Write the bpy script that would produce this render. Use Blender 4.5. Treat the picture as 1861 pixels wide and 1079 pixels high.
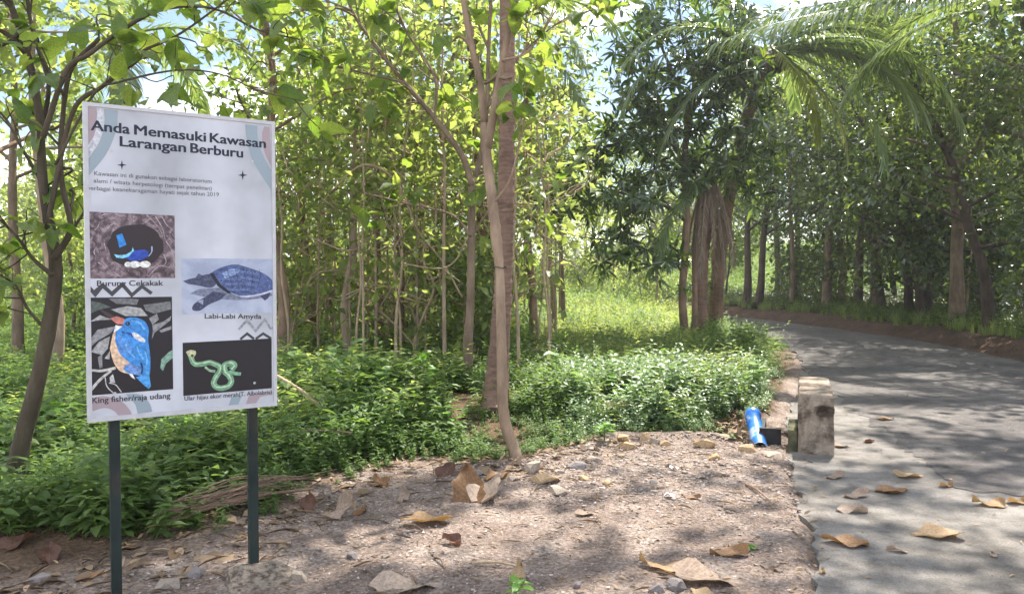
import bpy, math, random
import numpy as np
from mathutils import Vector, Matrix
S = bpy.context.scene
for o in list(bpy.data.objects): bpy.data.objects.remove(o)
COL = S.collection
RNG = np.random.default_rng(7); random.seed(7)
R = math.radians
# ------------------------------------------------------------------ camera
FPX, PITCH, CAMZ = 1450.0, 1.64, 1.5
cam_data = bpy.data.cameras.new('camera'); cam = bpy.data.objects.new('camera', cam_data); COL.objects.link(cam)
cam_data.sensor_width = 36; cam_data.lens = FPX/1861*36; cam_data.clip_start = .05; cam_data.clip_end = 3000
cam.location = (0, 0, CAMZ); cam.rotation_euler = (R(90-PITCH), 0, 0); S.camera = cam
# ------------------------------------------------------------------ world, sun, exposure
SUN_EL, SUN_AZ = R(58), R(28)          # azimuth measured from +Y towards +X
w = bpy.data.worlds.new('World'); S.world = w; w.use_nodes = True
nt = w.node_tree; nt.nodes.clear()
out = nt.nodes.new('ShaderNodeOutputWorld'); bg = nt.nodes.new('ShaderNodeBackground'); bg.inputs[1].default_value = .08
sky = nt.nodes.new('ShaderNodeTexSky'); sky.sky_type = 'NISHITA'; sky.sun_disc = False
sky.sun_elevation = SUN_EL; sky.sun_rotation = SUN_AZ; sky.air_density = 1.0; sky.dust_density = .6; sky.ozone_density = 1.5
tc = nt.nodes.new('ShaderNodeTexCoord'); mp = nt.nodes.new('ShaderNodeMapping'); mp.inputs['Scale'].default_value = (1, 1, 1.8)
nz = nt.nodes.new('ShaderNodeTexNoise'); nz.inputs['Scale'].default_value = 2.6; nz.inputs['Detail'].default_value = 7; nz.inputs['Roughness'].default_value = .55
rp = nt.nodes.new('ShaderNodeValToRGB'); rp.color_ramp.elements[0].position = .50; rp.color_ramp.elements[1].position = .62
mx = nt.nodes.new('ShaderNodeMix'); mx.data_type = 'RGBA'; mx.inputs[7].default_value = (23, 23.4, 24.4, 1)
L = nt.links.new
L(tc.outputs['Generated'], mp.inputs[0]); L(mp.outputs[0], nz.inputs['Vector']); L(nz.outputs[0], rp.inputs[0])
L(rp.outputs[0], mx.inputs[0]); L(sky.outputs[0], mx.inputs[6]); L(mx.outputs[2], bg.inputs[0]); L(bg.outputs[0], out.inputs[0])
sd = bpy.data.lights.new('sun', 'SUN'); sun = bpy.data.objects.new('sun', sd); COL.objects.link(sun)
sd.energy = 5.0; sd.angle = R(.8); sd.color = (1, .94, .84)
SUNV = Vector((math.sin(SUN_AZ)*math.cos(SUN_EL), math.cos(SUN_AZ)*math.cos(SUN_EL), math.sin(SUN_EL)))
sun.rotation_euler = (-SUNV).to_track_quat('-Z', 'Y').to_euler(); sun.location = SUNV*60
S.view_settings.view_transform = 'Standard'; S.view_settings.look = 'None'; S.view_settings.gamma = 1
S.view_settings.use_curve_mapping = False; S.view_settings.exposure = 1.4
S.render.engine = 'CYCLES'
S.cycles.max_bounces = 6; S.cycles.diffuse_bounces = 3; S.cycles.use_adaptive_sampling = True; S.cycles.adaptive_threshold = .03; S.cycles.volume_bounces = 0; S.cycles.glossy_bounces = 2; S.cycles.transmission_bounces = 5; S.cycles.transparent_max_bounces = 4
S.cycles.sample_clamp_indirect = 6
# ------------------------------------------------------------------ pixel helpers (photograph 1861 x 1079)
cp, sp = math.cos(R(PITCH)), math.sin(R(PITCH))
def ray(px, py):
    a, b = (px-930.5)/FPX, -(py-539.5)/FPX
    return Vector((a, cp+sp*b, -sp+cp*b))
def G(px, py, z=0.):
    d = ray(px, py); return Vector((0, 0, CAMZ)) + d*((z-CAMZ)/d.z)
def A(px, py, Y):
    d = ray(px, py); return Vector((0, 0, CAMZ)) + d*(Y/d.y)
# ------------------------------------------------------------------ object helpers
def tag(o, label=None, cat=None, group=None, kind=None):
    if label: o['label'] = label
    if cat: o['category'] = cat
    if group: o['group'] = group
    if kind: o['kind'] = kind
    return o
def empty(name, loc, rz=0., label=None, cat=None, group=None):
    o = bpy.data.objects.new(name, None); o.location = loc; o.rotation_euler.z = rz; o.empty_display_size = .2
    COL.objects.link(o); return tag(o, label, cat, group)
def link(name, me, parent=None, mat=None):
    if mat is not None and len(me.materials) == 0: me.materials.append(mat)
    o = bpy.data.objects.new(name, me); COL.objects.link(o)
    if parent is not None: o.parent = parent
    return o
def mesh(name, v, f, mat=None, smooth=False, uv=None):
    me = bpy.data.meshes.new(name); me.from_pydata([tuple(p) for p in v], [], f)
    if mat is not None: me.materials.append(mat)
    if smooth: me.polygons.foreach_set('use_smooth', [True]*len(me.polygons))
    if uv is not None:
        l = me.uv_layers.new(name='UVMap'); idx = np.empty(len(me.loops), np.int32); me.loops.foreach_get('vertex_index', idx)
        l.data.foreach_set('uv', np.asarray(uv, np.float32)[idx].ravel())
    me.update(); return me
def tri_mesh(name, v, t, mat=None, tint=None, smooth=False):
    """numpy verts (N,3), triangles (M,3), per-vertex tint"""
    me = bpy.data.meshes.new(name); v = np.asarray(v, np.float32); t = np.asarray(t, np.int32)
    me.vertices.add(len(v)); me.vertices.foreach_set('co', v.ravel())
    me.loops.add(t.size); me.loops.foreach_set('vertex_index', t.ravel())
    me.polygons.add(len(t)); me.polygons.foreach_set('loop_start', np.arange(0, t.size, 3, dtype=np.int32))
    if smooth: me.polygons.foreach_set('use_smooth', np.ones(len(t), bool))
    if tint is not None:
        a = me.attributes.new('tint', 'FLOAT', 'POINT'); a.data.foreach_set('value', np.asarray(tint, np.float32))
    if mat is not None: me.materials.append(mat)
    me.update(calc_edges=True); return me
def copy_tree(o, parent=None):
    c = o.copy(); COL.objects.link(c); c.parent = parent
    for ch in list(o.children): copy_tree(ch, c)
    return c
def tube(pts, rad, n=8, wob=0., cap=True, rng=RNG):
    """tapered tube through a polyline: verts, faces"""
    pts = [Vector(p) for p in pts]; v, f = [], []
    up = Vector((.31, .87, .1)).normalized(); prev = None
    for i, p in enumerate(pts):
        t = (pts[min(i+1, len(pts)-1)]-pts[max(i-1, 0)]).normalized()
        a = (up - t*up.dot(t)); a = a.normalized() if a.length > 1e-4 else t.orthogonal().normalized()
        b = t.cross(a); r = rad[i] if hasattr(rad, '__len__') else rad
        for k in range(n):
            q = 2*math.pi*k/n; rr = r*(1+wob*float(rng.uniform(-1, 1)))
            v.append(p + a*math.cos(q)*rr + b*math.sin(q)*rr)
    for i in range(len(pts)-1):
        for k in range(n):
            f.append((i*n+k, i*n+(k+1) % n, (i+1)*n+(k+1) % n, (i+1)*n+k))
    if cap: f.append(tuple(range(n))[::-1]); f.append(tuple((len(pts)-1)*n+k for k in range(n)))
    return v, f
def spline(pts, m=6):
    """Catmull-Rom through points of any dimension"""
    P = [np.array(p, float) for p in pts]; P = [2*P[0]-P[1]] + P + [2*P[-1]-P[-2]]; o = []
    for i in range(1, len(P)-2):
        for k in range(m):
            t = k/m
            o.append(.5*((2*P[i]) + (-P[i-1]+P[i+1])*t + (2*P[i-1]-5*P[i]+4*P[i+1]-P[i+2])*t*t + (-P[i-1]+3*P[i]-3*P[i+1]+P[i+2])*t**3))
    o.append(P[-2]); return o
def merge(parts):
    V, F = [], []
    for v, f in parts:
        o = len(V); V += list(v); F += [tuple(i+o for i in q) for q in f]
    return V, F
def box(x0, x1, y0, y1, z0, z1):
    v = [(x, y, z) for z in (z0, z1) for y in (y0, y1) for x in (x0, x1)]
    return v, [(0, 2, 3, 1), (4, 5, 7, 6), (0, 1, 5, 4), (2, 6, 7, 3), (0, 4, 6, 2), (1, 3, 7, 5)]
# ------------------------------------------------------------------ leaf cloud
LEAF_D = (np.array([[0, 0, 0], [.45, -.5, .09], [1, 0, -.12], [.45, .5, .09]]), np.array([[0, 2, 1], [0, 3, 2]]))
LEAF_O = (np.array([[0, 0, 0], [.3, -.5, .05], [.3, 0, 0], [.3, .5, .05], [.68, -.36, .0], [.68, 0, -.05], [.68, .36, 0], [1, 0, -.16]]),
          np.array([[0, 2, 1], [0, 3, 2], [1, 2, 5], [1, 5, 4], [2, 3, 6], [2, 6, 5], [4, 5, 7], [5, 6, 7]]))
def unit(a): return a/np.maximum(np.linalg.norm(a, axis=-1, keepdims=True), 1e-9)
def leaves(pos, dirv, nrm, ln, wd, tpl=LEAF_D, tint=None, rng=RNG):
    T, F = tpl; n = len(pos); d = unit(dirv); s = unit(np.cross(nrm, d)); u = np.cross(d, s)
    ln = np.broadcast_to(ln, n)[:, None, None]; wd = np.broadcast_to(wd, n)[:, None, None]
    V = pos[:, None] + d[:, None]*T[None, :, :1]*ln + s[:, None]*T[None, :, 1:2]*wd + u[:, None]*T[None, :, 2:]*ln
    Fi = (F[None] + (np.arange(n)*len(T))[:, None, None]).reshape(-1, 3)
    ti = rng.random(n) if tint is None else tint
    return V.reshape(-1, 3), Fi, np.repeat(ti, len(T))
def join_np(parts):
    V, F, T, o = [], [], [], 0
    for v, f, t in parts:
        V.append(v); F.append(f+o); T.append(t); o += len(v)
    return np.concatenate(V), np.concatenate(F), np.concatenate(T)
def scatter(proto, pos, rot, sc, tints=None, rng=RNG):
    """place a prototype (verts, tris, tint) at many points as one joined array"""
    v, f, t = proto; n = len(pos); c, s = np.cos(rot), np.sin(rot); sc = np.asarray(sc)[:, None]
    x = (v[None, :, 0]*c[:, None]-v[None, :, 1]*s[:, None])*sc + pos[:, :1]
    y = (v[None, :, 0]*s[:, None]+v[None, :, 1]*c[:, None])*sc + pos[:, 1:2]
    z = v[None, :, 2]*sc + pos[:, 2:]
    V = np.stack([x, y, z], -1).reshape(-1, 3)
    F = (f[None] + (np.arange(n)*len(v))[:, None, None]).reshape(-1, 3)
    off = np.zeros(n) if tints is None else tints
    return V, F, np.clip(t[None]+off[:, None], 0, 1).reshape(-1)
# ------------------------------------------------------------------ materials
def nm(name):
    m = bpy.data.materials.new(name); m.use_nodes = True; t = m.node_tree; t.nodes.clear()
    return m, t, t.nodes.new('ShaderNodeOutputMaterial')
def N(t, kind, **kw):
    n = t.nodes.new(kind)
    for k, v in kw.items():
        if k in n.inputs: n.inputs[k].default_value = v
        else: setattr(n, k, v)
    return n
def ramp(t, fac, stops):
    r = t.nodes.new('ShaderNodeValToRGB'); e = r.color_ramp.elements
    while len(e) < len(stops): e.new(.5)
    for i, (p, c) in enumerate(stops): e[i].position = p; e[i].color = (*c, 1) if len(c) == 3 else c
    t.links.new(fac, r.inputs[0]); return r.outputs[0]
def mixc(t, fac, a, b, mode='MIX'):
    m = t.nodes.new('ShaderNodeMix'); m.data_type = 'RGBA'; m.blend_type = mode
    for k, s in ((0, fac), (6, a), (7, b)):
        if isinstance(s, (int, float)): m.inputs[k].default_value = s
        elif isinstance(s, tuple): m.inputs[k].default_value = (*s, 1)
        else: t.links.new(s, m.inputs[k])
    return m.outputs[2]
def flat(name, c, rough=.6, spec=.3, noise=0., scale=30., bump=0.):
    m, t, o = nm(name); p = N(t, 'ShaderNodeBsdfPrincipled', Roughness=rough); p.inputs['Specular IOR Level'].default_value = spec
    p.inputs['Base Color'].default_value = (*c, 1)
    if noise or bump:
        tc = t.nodes.new('ShaderNodeTexCoord'); n = N(t, 'ShaderNodeTexNoise', Scale=scale, Detail=6.); t.links.new(tc.outputs['Object'], n.inputs['Vector'])
        t.links.new(ramp(t, n.outputs[0], [(.3, tuple(x*(1-noise) for x in c)), (.7, tuple(min(1, x*(1+noise)) for x in c))]), p.inputs['Base Color'])
        if bump:
            b = N(t, 'ShaderNodeBump', Strength=bump, Distance=.01); t.links.new(n.outputs[0], b.inputs['Height']); t.links.new(b.outputs[0], p.inputs['Normal'])
    t.links.new(p.outputs[0], o.inputs[0]); return m
def leafmat(name, c1, c2, tr1, tr2, trans=.5, rough=.45, spec=.35, veins=False):
    """leaf: reflecting Principled mixed with Translucent; colours vary by the 'tint' attribute or object"""
    m, t, o = nm(name); at = N(t, 'ShaderNodeAttribute', attribute_name='tint'); oi = t.nodes.new('ShaderNodeObjectInfo')
    fac = at.outputs['Fac']
    if veins: fac = oi.outputs['Random']
    ca = mixc(t, fac, c1, c2); cb = mixc(t, fac, tr1, tr2)
    if veins:
        uv = t.nodes.new('ShaderNodeUVMap'); sx = t.nodes.new('ShaderNodeSeparateXYZ'); t.links.new(uv.outputs[0], sx.inputs[0])
        def M(op, a, b=None):
            q = t.nodes.new('ShaderNodeMath'); q.operation = op
            for i, s in enumerate((a, b)):
                if s is None: continue
                if isinstance(s, (int, float)): q.inputs[i].default_value = s
                else: t.links.new(s, q.inputs[i])
            return q.outputs[0]
        av = M('ABSOLUTE', M('SUBTRACT', sx.outputs[1], .5))
        fr = M('FRACT', M('SUBTRACT', M('MULTIPLY', sx.outputs[0], 8.), M('MULTIPLY', av, 5.)))
        vein = M('MAXIMUM', M('LESS_THAN', fr, .12), M('LESS_THAN', av, .025))
        vein = M('MULTIPLY', vein, .2)
        tcx = t.nodes.new('ShaderNodeTexCoord'); nz = N(t, 'ShaderNodeTexNoise', Scale=18., Detail=5.); t.links.new(tcx.outputs['Object'], nz.inputs['Vector'])
        blot = ramp(t, nz.outputs[0], [(.35, (.72, .7, .68)), (.65, (1.15, 1.15, 1.1))])
        ca = mixc(t, 1., ca, blot, 'MULTIPLY'); cb = mixc(t, 1., cb, blot, 'MULTIPLY')
        ca = mixc(t, vein, ca, tuple(min(1, x*1.8+.03) for x in c2)); cb = mixc(t, vein, cb, tuple(x*.5 for x in tr1))
    p = N(t, 'ShaderNodeBsdfPrincipled', Roughness=rough); p.inputs['Specular IOR Level'].default_value = spec
    tl = t.nodes.new('ShaderNodeBsdfTranslucent'); ms = t.nodes.new('ShaderNodeMixShader'); ms.inputs[0].default_value = trans
    t.links.new(ca, p.inputs['Base Color']); t.links.new(cb, tl.inputs['Color'])
    t.links.new(p.outputs[0], ms.inputs[1]); t.links.new(tl.outputs[0], ms.inputs[2]); t.links.new(ms.outputs[0], o.inputs[0]); return m
def bark(name, c1, c2, c3, scale=14., stretch=(1, 1, .25), rough=.85, bump=.6):
    m, t, o = nm(name); tc = t.nodes.new('ShaderNodeTexCoord'); mp = t.nodes.new('ShaderNodeMapping'); mp.inputs['Scale'].default_value = stretch
    n1 = N(t, 'ShaderNodeTexNoise', Scale=scale, Detail=8., Roughness=.65); n2 = N(t, 'ShaderNodeTexNoise', Scale=2.3, Detail=4.)
    t.links.new(tc.outputs['Object'], mp.inputs[0]); t.links.new(mp.outputs[0], n1.inputs['Vector']); t.links.new(tc.outputs['Object'], n2.inputs['Vector'])
    c = ramp(t, n1.outputs[0], [(.32, c1), (.52, c2), (.72, c3)])
    c = mixc(t, .55, c, ramp(t, n2.outputs[0], [(.35, tuple(x*.6 for x in c2)), (.6, tuple(min(1, x*1.35) for x in c2))]))
    p = N(t, 'ShaderNodeBsdfPrincipled', Roughness=rough); p.inputs['Specular IOR Level'].default_value = .2
    b = N(t, 'ShaderNodeBump', Strength=bump, Distance=.02)
    t.links.new(n1.outputs[0], b.inputs['Height']); t.links.new(b.outputs[0], p.inputs['Normal']); t.links.new(c, p.inputs['Base Color']); t.links.new(p.outputs[0], o.inputs[0]); return m

M_herb = leafmat('herb_leaf', (.055, .11, .03), (.15, .225, .07), (.14, .27, .04), (.37, .5, .09), .45, .48, .3)
M_herb2 = leafmat('broad_herb_leaf', (.08, .14, .07), (.19, .27, .14), (.14, .27, .06), (.32, .46, .12), .4, .38, .5)
M_grass = leafmat('grass_blade', (.11, .17, .045), (.27, .33, .1), (.26, .37, .05), (.55, .62, .15), .5, .5)
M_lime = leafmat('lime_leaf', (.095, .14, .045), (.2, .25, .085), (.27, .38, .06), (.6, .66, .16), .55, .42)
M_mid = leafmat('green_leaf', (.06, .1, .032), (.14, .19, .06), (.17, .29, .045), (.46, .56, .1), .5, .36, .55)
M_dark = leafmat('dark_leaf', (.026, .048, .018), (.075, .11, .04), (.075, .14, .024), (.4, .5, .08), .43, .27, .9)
M_mango = leafmat('mango_leaf', (.018, .04, .014), (.065, .12, .026), (.04, .1, .01), (.36, .5, .05), .34, .24, .9)
M_mangolit = leafmat('lit_mango_leaf', (.09, .2, .02), (.14, .27, .03), (.2, .42, .02), (.35, .55, .05), .5, .35, .45)  # brighter copy of the mango leaf, sunlight put into its colour
M_big = leafmat('big_leaf', (.065, .12, .03), (.16, .22, .05), (.2, .34, .03), (.52, .62, .09), .52, .42, .4, veins=True)
M_palm = leafmat('palm_leaflet', (.08, .125, .05), (.17, .23, .1), (.2, .33, .05), (.5, .6, .14), .34, .3, 1.)
M_palmy = leafmat('yellowing_palm_leaflet', (.12, .16, .02), (.2, .22, .03), (.3, .38, .02), (.5, .5, .04), .45, .35, .5)
M_deadpalm = leafmat('dead_palm_leaflet', (.17, .12, .085), (.32, .25, .19), (.12, .08, .05), (.25, .18, .12), .25, .7, .2)
M_dryA = leafmat('dry_tan_leaf', (.27, .17, .09), (.38, .27, .165), (.45, .25, .07), (.5, .3, .1), .25, .6, .25, veins=True)
M_dryB = leafmat('dry_brown_leaf', (.20, .11, .055), (.3, .17, .085), (.25, .12, .04), (.3, .16, .06), .2, .6, .25, veins=True)
M_dryC = leafmat('dry_grey_leaf', (.30, .22, .17), (.4, .31, .25), (.25, .17, .1), (.3, .22, .14), .18, .7, .2, veins=True)
M_dryD = leafmat('dry_dark_leaf', (.11, .055, .04), (.16, .085, .06), (.14, .06, .03), (.2, .09, .05), .2, .6, .25, veins=True)
M_litter = leafmat('litter', (.12, .075, .045), (.36, .26, .17), (.1, .06, .03), (.2, .14, .08), .15, .8, .2)
M_palmtrunk = bark('palm_bark', (.06, .036, .027), (.195, .122, .09), (.3, .21, .16), 11., (.6, .6, 3.))
M_bark = bark('grey_brown_bark', (.08, .05, .035), (.19, .135, .095), (.33, .26, .2))
M_barkmoss = bark('mossy_bark', (.03, .025, .018), (.08, .063, .042), (.17, .145, .1))
M_barkdark = bark('dark_bark', (.035, .025, .02), (.085, .06, .045), (.15, .115, .09))
M_barkpale = bark('pale_bark', (.17, .12, .085), (.34, .25, .18), (.5, .4, .3))
M_polebark = bark('tan_bark', (.11, .075, .05), (.27, .19, .13), (.42, .32, .23))
M_barkwarm = bark('warm_bark', (.09, .055, .04), (.22, .145, .1), (.34, .25, .18))
M_twig = bark('twig_bark', (.05, .035, .025), (.12, .09, .06), (.2, .16, .11), 40.)
M_vine = bark('dry_vine', (.2, .14, .09), (.36, .27, .18), (.5, .4, .28), 30.)
M_stone = flat('stone', (.33, .27, .22), .9, .2, .35, 14., .8)
M_stonetan = flat('tan_stone', (.42, .29, .17), .9, .2, .35, 14., .8)
M_stonegrey = flat('grey_stone', (.24, .21, .2), .9, .2, .35, 16., .8)
# ------------------------------------------------------------------ layout lines on the ground (metres)
LEFT_EDGE = np.array([(4.0, 33.5), (5.2, 28), (5.9, 23.5), (6.05, 20), (5.8, 17), (4.95, 13.6), *[tuple(G(x, y))[:2] for x, y in ((1478, 690), (1530, 722), (1588, 768), (1640, 806), (1720, 850), (1861, 897))], (6.2, 4.75), (10, 3.9), (16, 3.2)])
RIGHT_EDGE = np.array([(6.4, 34.5), (7.6, 28.8), (8.5, 24.5), (8.95, 20.5), (9.1, 17), (8.75, 14), (8.8, 12.2), (9.6, 10.6), (11, 9.4), (13, 8.6), (17, 8)])
def resample(P, n):
    d = np.r_[0, np.cumsum(np.linalg.norm(np.diff(P, axis=0), axis=1))]; s = np.linspace(0, d[-1], n)
    return np.stack([np.interp(s, d, P[:, 0]), np.interp(s, d, P[:, 1])], 1)
SM = lambda P, m=6: np.array(spline(P, m))
LE, RE = resample(SM(LEFT_EDGE), 120), resample(SM(RIGHT_EDGE), 120)
APRON_L = np.array([(.3, .8), tuple(G(1478, 1079))[:2], tuple(G(1462, 960))[:2], tuple(G(1440, 862))[:2], (2.43, 7.0), (2.75, 7.95), (3.3, 9.4), (4.1, 11.3), (4.9, 13.4), (5.5, 15.5)])
APRON_R = np.array([(12, .8), (11, 3), (10, 5), (9, 6.5), (8, 7.5), (7.6, 8.2), (7.2, 9.6), (6.8, 11.5), (6.6, 13.5), (6.6, 15.5)])
VEG_EDGE = np.array([tuple(G(x, y))[:2] for x, y in ((-700, 1075), (0, 1085), (150, 1058), (330, 1015), (430, 968), (520, 925), (600, 884), (680, 855), (760, 838), (850, 852), (960, 846), (1060, 822), (1110, 797), (1230, 795), (1345, 798))])
def inside(poly, x, y):
    poly = np.asarray(poly); r = np.zeros(np.shape(x), bool); j = len(poly)-1
    for i in range(len(poly)):
        xi, yi, xj, yj = *poly[i], *poly[j]
        c = ((yi > y) != (yj > y)) & (x < (xj-xi)*(y-yi)/(yj-yi+1e-12)+xi); r ^= c; j = i
    return r
def pdist(P, x, y):
    b = np.full(np.shape(x), 1e9)
    for i in range(len(P)-1):
        a, d = P[i], P[i+1]-P[i]; t = np.clip(((x-a[0])*d[0]+(y-a[1])*d[1])/(d@d+1e-12), 0, 1)
        b = np.minimum(b, np.hypot(x-a[0]-t*d[0], y-a[1]-t*d[1]))
    return b
ROAD_POLY = np.r_[LE, RE[::-1]]; APRON_POLY = np.r_[APRON_L, APRON_R[::-1]]
RIGHT_POLY = np.r_[RE, [(400, 8), (400, 400), (6.4, 400)]]
ROADSIDE = np.r_[SM(APRON_L[4:], 4), LE[::-1][np.where(LE[::-1][:, 1] > 15.5)[0]]]
VEG_POLY = np.r_[VEG_EDGE, [(1.95, 7.05), (2.05, 7.6), (2.42, 8.15)], [(2.78, 8.4), (3.1, 9.4), (3.9, 11.3), (4.7, 13.4), (5.4, 15.5), (5.75, 18), (5.9, 20), (5.75, 23.5), (5.05, 28), (3.8, 33.5), (3, 60), (-60, 60), (-60, 3.6)]]
def vnoise(x, y, s, seed=0):
    x, y = np.asarray(x, float)*s, np.asarray(y, float)*s; xi, yi = np.floor(x), np.floor(y); fx, fy = x-xi, y-yi
    h = lambda a, b: np.modf(np.abs(np.sin(a*127.1+b*311.7+seed*74.7)*43758.5453))[0]
    fx, fy = fx*fx*(3-2*fx), fy*fy*(3-2*fy)
    return (h(xi, yi)*(1-fx)+h(xi+1, yi)*fx)*(1-fy)+(h(xi, yi+1)*(1-fx)+h(xi+1, yi+1)*fx)*fy
def sstep(a, b, x): t = np.clip((x-a)/(b-a), 0, 1); return t*t*(3-2*t)
def height(x, y):
    x, y = np.asarray(x, float), np.asarray(y, float)
    hard = inside(ROAD_POLY, x, y) | inside(APRON_POLY, x, y)
    dv = pdist(VEG_EDGE, x, y); veg = inside(VEG_POLY, x, y)
    z = .012*vnoise(x, y, 6) + .012*vnoise(x, y, 17, 2) + .03*vnoise(x, y, 1.1, 1) - .02
    z = z + np.where(veg, sstep(0, 1.2, dv)*(.22*vnoise(x, y, .45, 3)-.12), 0)              # uneven forest floor
    z = z + .055*np.exp(-((dv-.02)/.16)**2)*sstep(-.7, 0, x)*(x < 2.0)                             # low rubble lip along the herbs
    z = z + sstep(26, 60, y)*1.6*(x < 6.4)                                                    # gentle rise at the end of the clearing
    # drain mouth beside the parapet
    z = z - .34*np.exp(-(((x-2.2)/.2)**4+((y-7.65)/.5)**4))
    dr = pdist(RE, x, y); rs = inside(RIGHT_POLY, x, y)
    z = np.where(rs, -.02 + (.27*sstep(.1, .7, dr)+.12*sstep(.3, 2, dr))*(.75+.5*vnoise(x, y, .9, 5)) + .05*vnoise(x, y, 5, 6)*sstep(0, .4, dr), z)
    z = z + np.where(rs, sstep(30, 62, y)*2.6 + sstep(14, 40, x)*1.6, 0)
    return np.where(hard, -.035, z)
def hz(x, y): return float(height(np.array([x]), np.array([y]))[0])
# ------------------------------------------------------------------ ground sheet
def axis(segs):
    o = [segs[0][0]]
    for a, b, st in segs: o += list(np.arange(a, b, st)[(1 if o[-1] == a else 0):])
    o.append(segs[-1][1]); return np.array(o)
xs = axis([(-600, -60, 60), (-60, -20, 4), (-20, -5, .5), (-5, 4.5, .1), (4.5, 12, .25), (12, 24, 1), (24, 60, 4), (60, 600, 60)])
ys = axis([(-60, -4, 8), (-4, 2.8, .8), (2.8, 9.5, .1), (9.5, 32, .3), (32, 64, 2), (64, 100, 9), (100, 700, 60)])
XX, YY = np.meshgrid(xs, ys); ZZ = height(XX, YY)
nx, ny = len(xs), len(ys); gi = np.arange(nx*ny).reshape(ny, nx)
gq = np.stack([gi[:-1, :-1], gi[:-1, 1:], gi[1:, 1:], gi[1:, :-1]], -1).reshape(-1, 4)
gt = np.concatenate([gq[:, [0, 1, 2]], gq[:, [0, 2, 3]]])
veg_in = inside(VEG_POLY, XX, YY); dv = pdist(VEG_EDGE, XX, YY)
z_soil = np.where(veg_in, sstep(-.1, .5, dv), (YY > 33)*1. + (XX < -8)*1.).clip(0, 1); z_bank = np.where(inside(RIGHT_POLY, XX, YY), 1-sstep(.9, 1.6, pdist(RE, XX, YY)), 0.); z_soil = np.where(inside(RIGHT_POLY, XX, YY), 1., z_soil)
def ground_mat():
    m, t, o = nm('ground'); tc = t.nodes.new('ShaderNodeTexCoord')
    a = N(t, 'ShaderNodeAttribute', attribute_name='tint'); b = N(t, 'ShaderNodeAttribute', attribute_name='bank')
    n1 = N(t, 'ShaderNodeTexNoise', Scale=3.2, Detail=8., Roughness=.62); n2 = N(t, 'ShaderNodeTexNoise', Scale=38., Detail=6., Roughness=.7); vo = N(t, 'ShaderNodeTexVoronoi', Scale=75.)
    vo2 = N(t, 'ShaderNodeTexVoronoi', Scale=34.)
    for n in (n1, n2, vo, vo2): t.links.new(tc.outputs['Object'], n.inputs['Vector'])
    grav = ramp(t, n1.outputs[0], [(.3, (.13, .104, .09)), (.5, (.215, .172, .149)), (.68, (.28, .24, .213))])
    grit = ramp(t, n2.outputs[0], [(.32, (.5, .48, .47)), (.5, (1, 1, 1)), (.7, (1.4, 1.35, 1.3))])
    grav = mixc(t, 1., grav, grit, 'MULTIPLY')
    peb = ramp(t, vo.outputs['Color'], [(0, (.55, .52, .5)), (1, (1.45, 1.4, 1.36))]); grav = mixc(t, .8, grav, peb, 'MULTIPLY')
    soil = mixc(t, 1., ramp(t, n1.outputs[0], [(.3, (.06, .04, .025)), (.6, (.13, .085, .055))]), grit, 'MULTIPLY')
    bank = mixc(t, 1., ramp(t, n1.outputs[0], [(.3, (.05, .034, .026)), (.6, (.105, .066, .048))]), grit, 'MULTIPLY')
    c = mixc(t, a.outputs['Fac'], grav, soil); c = mixc(t, b.outputs['Fac'], c, bank)
    p = N(t, 'ShaderNodeBsdfPrincipled', Roughness=.95); p.inputs['Specular IOR Level'].default_value = .1
    bp = N(t, 'ShaderNodeBump', Strength=.9, Distance=.02); bp2 = N(t, 'ShaderNodeBump', Strength=.7, Distance=.012)
    t.links.new(n2.outputs[0], bp.inputs['Height']); t.links.new(vo2.outputs['Distance'], bp2.inputs['Height']); t.links.new(bp.outputs[0], bp2.inputs['Normal'])
    t.links.new(bp2.outputs[0], p.inputs['Normal']); t.links.new(c, p.inputs['Base Color']); t.links.new(p.outputs[0], o.inputs[0]); return m
gm = tri_mesh('ground', np.stack([XX, YY, ZZ], -1).reshape(-1, 3), gt, ground_mat(), z_soil.ravel(), True)
at_ = gm.attributes.new('bank', 'FLOAT', 'POINT'); at_.data.foreach_set('value', z_bank.ravel().astype(np.float32))
tag(link('ground', gm), kind='structure')
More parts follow.
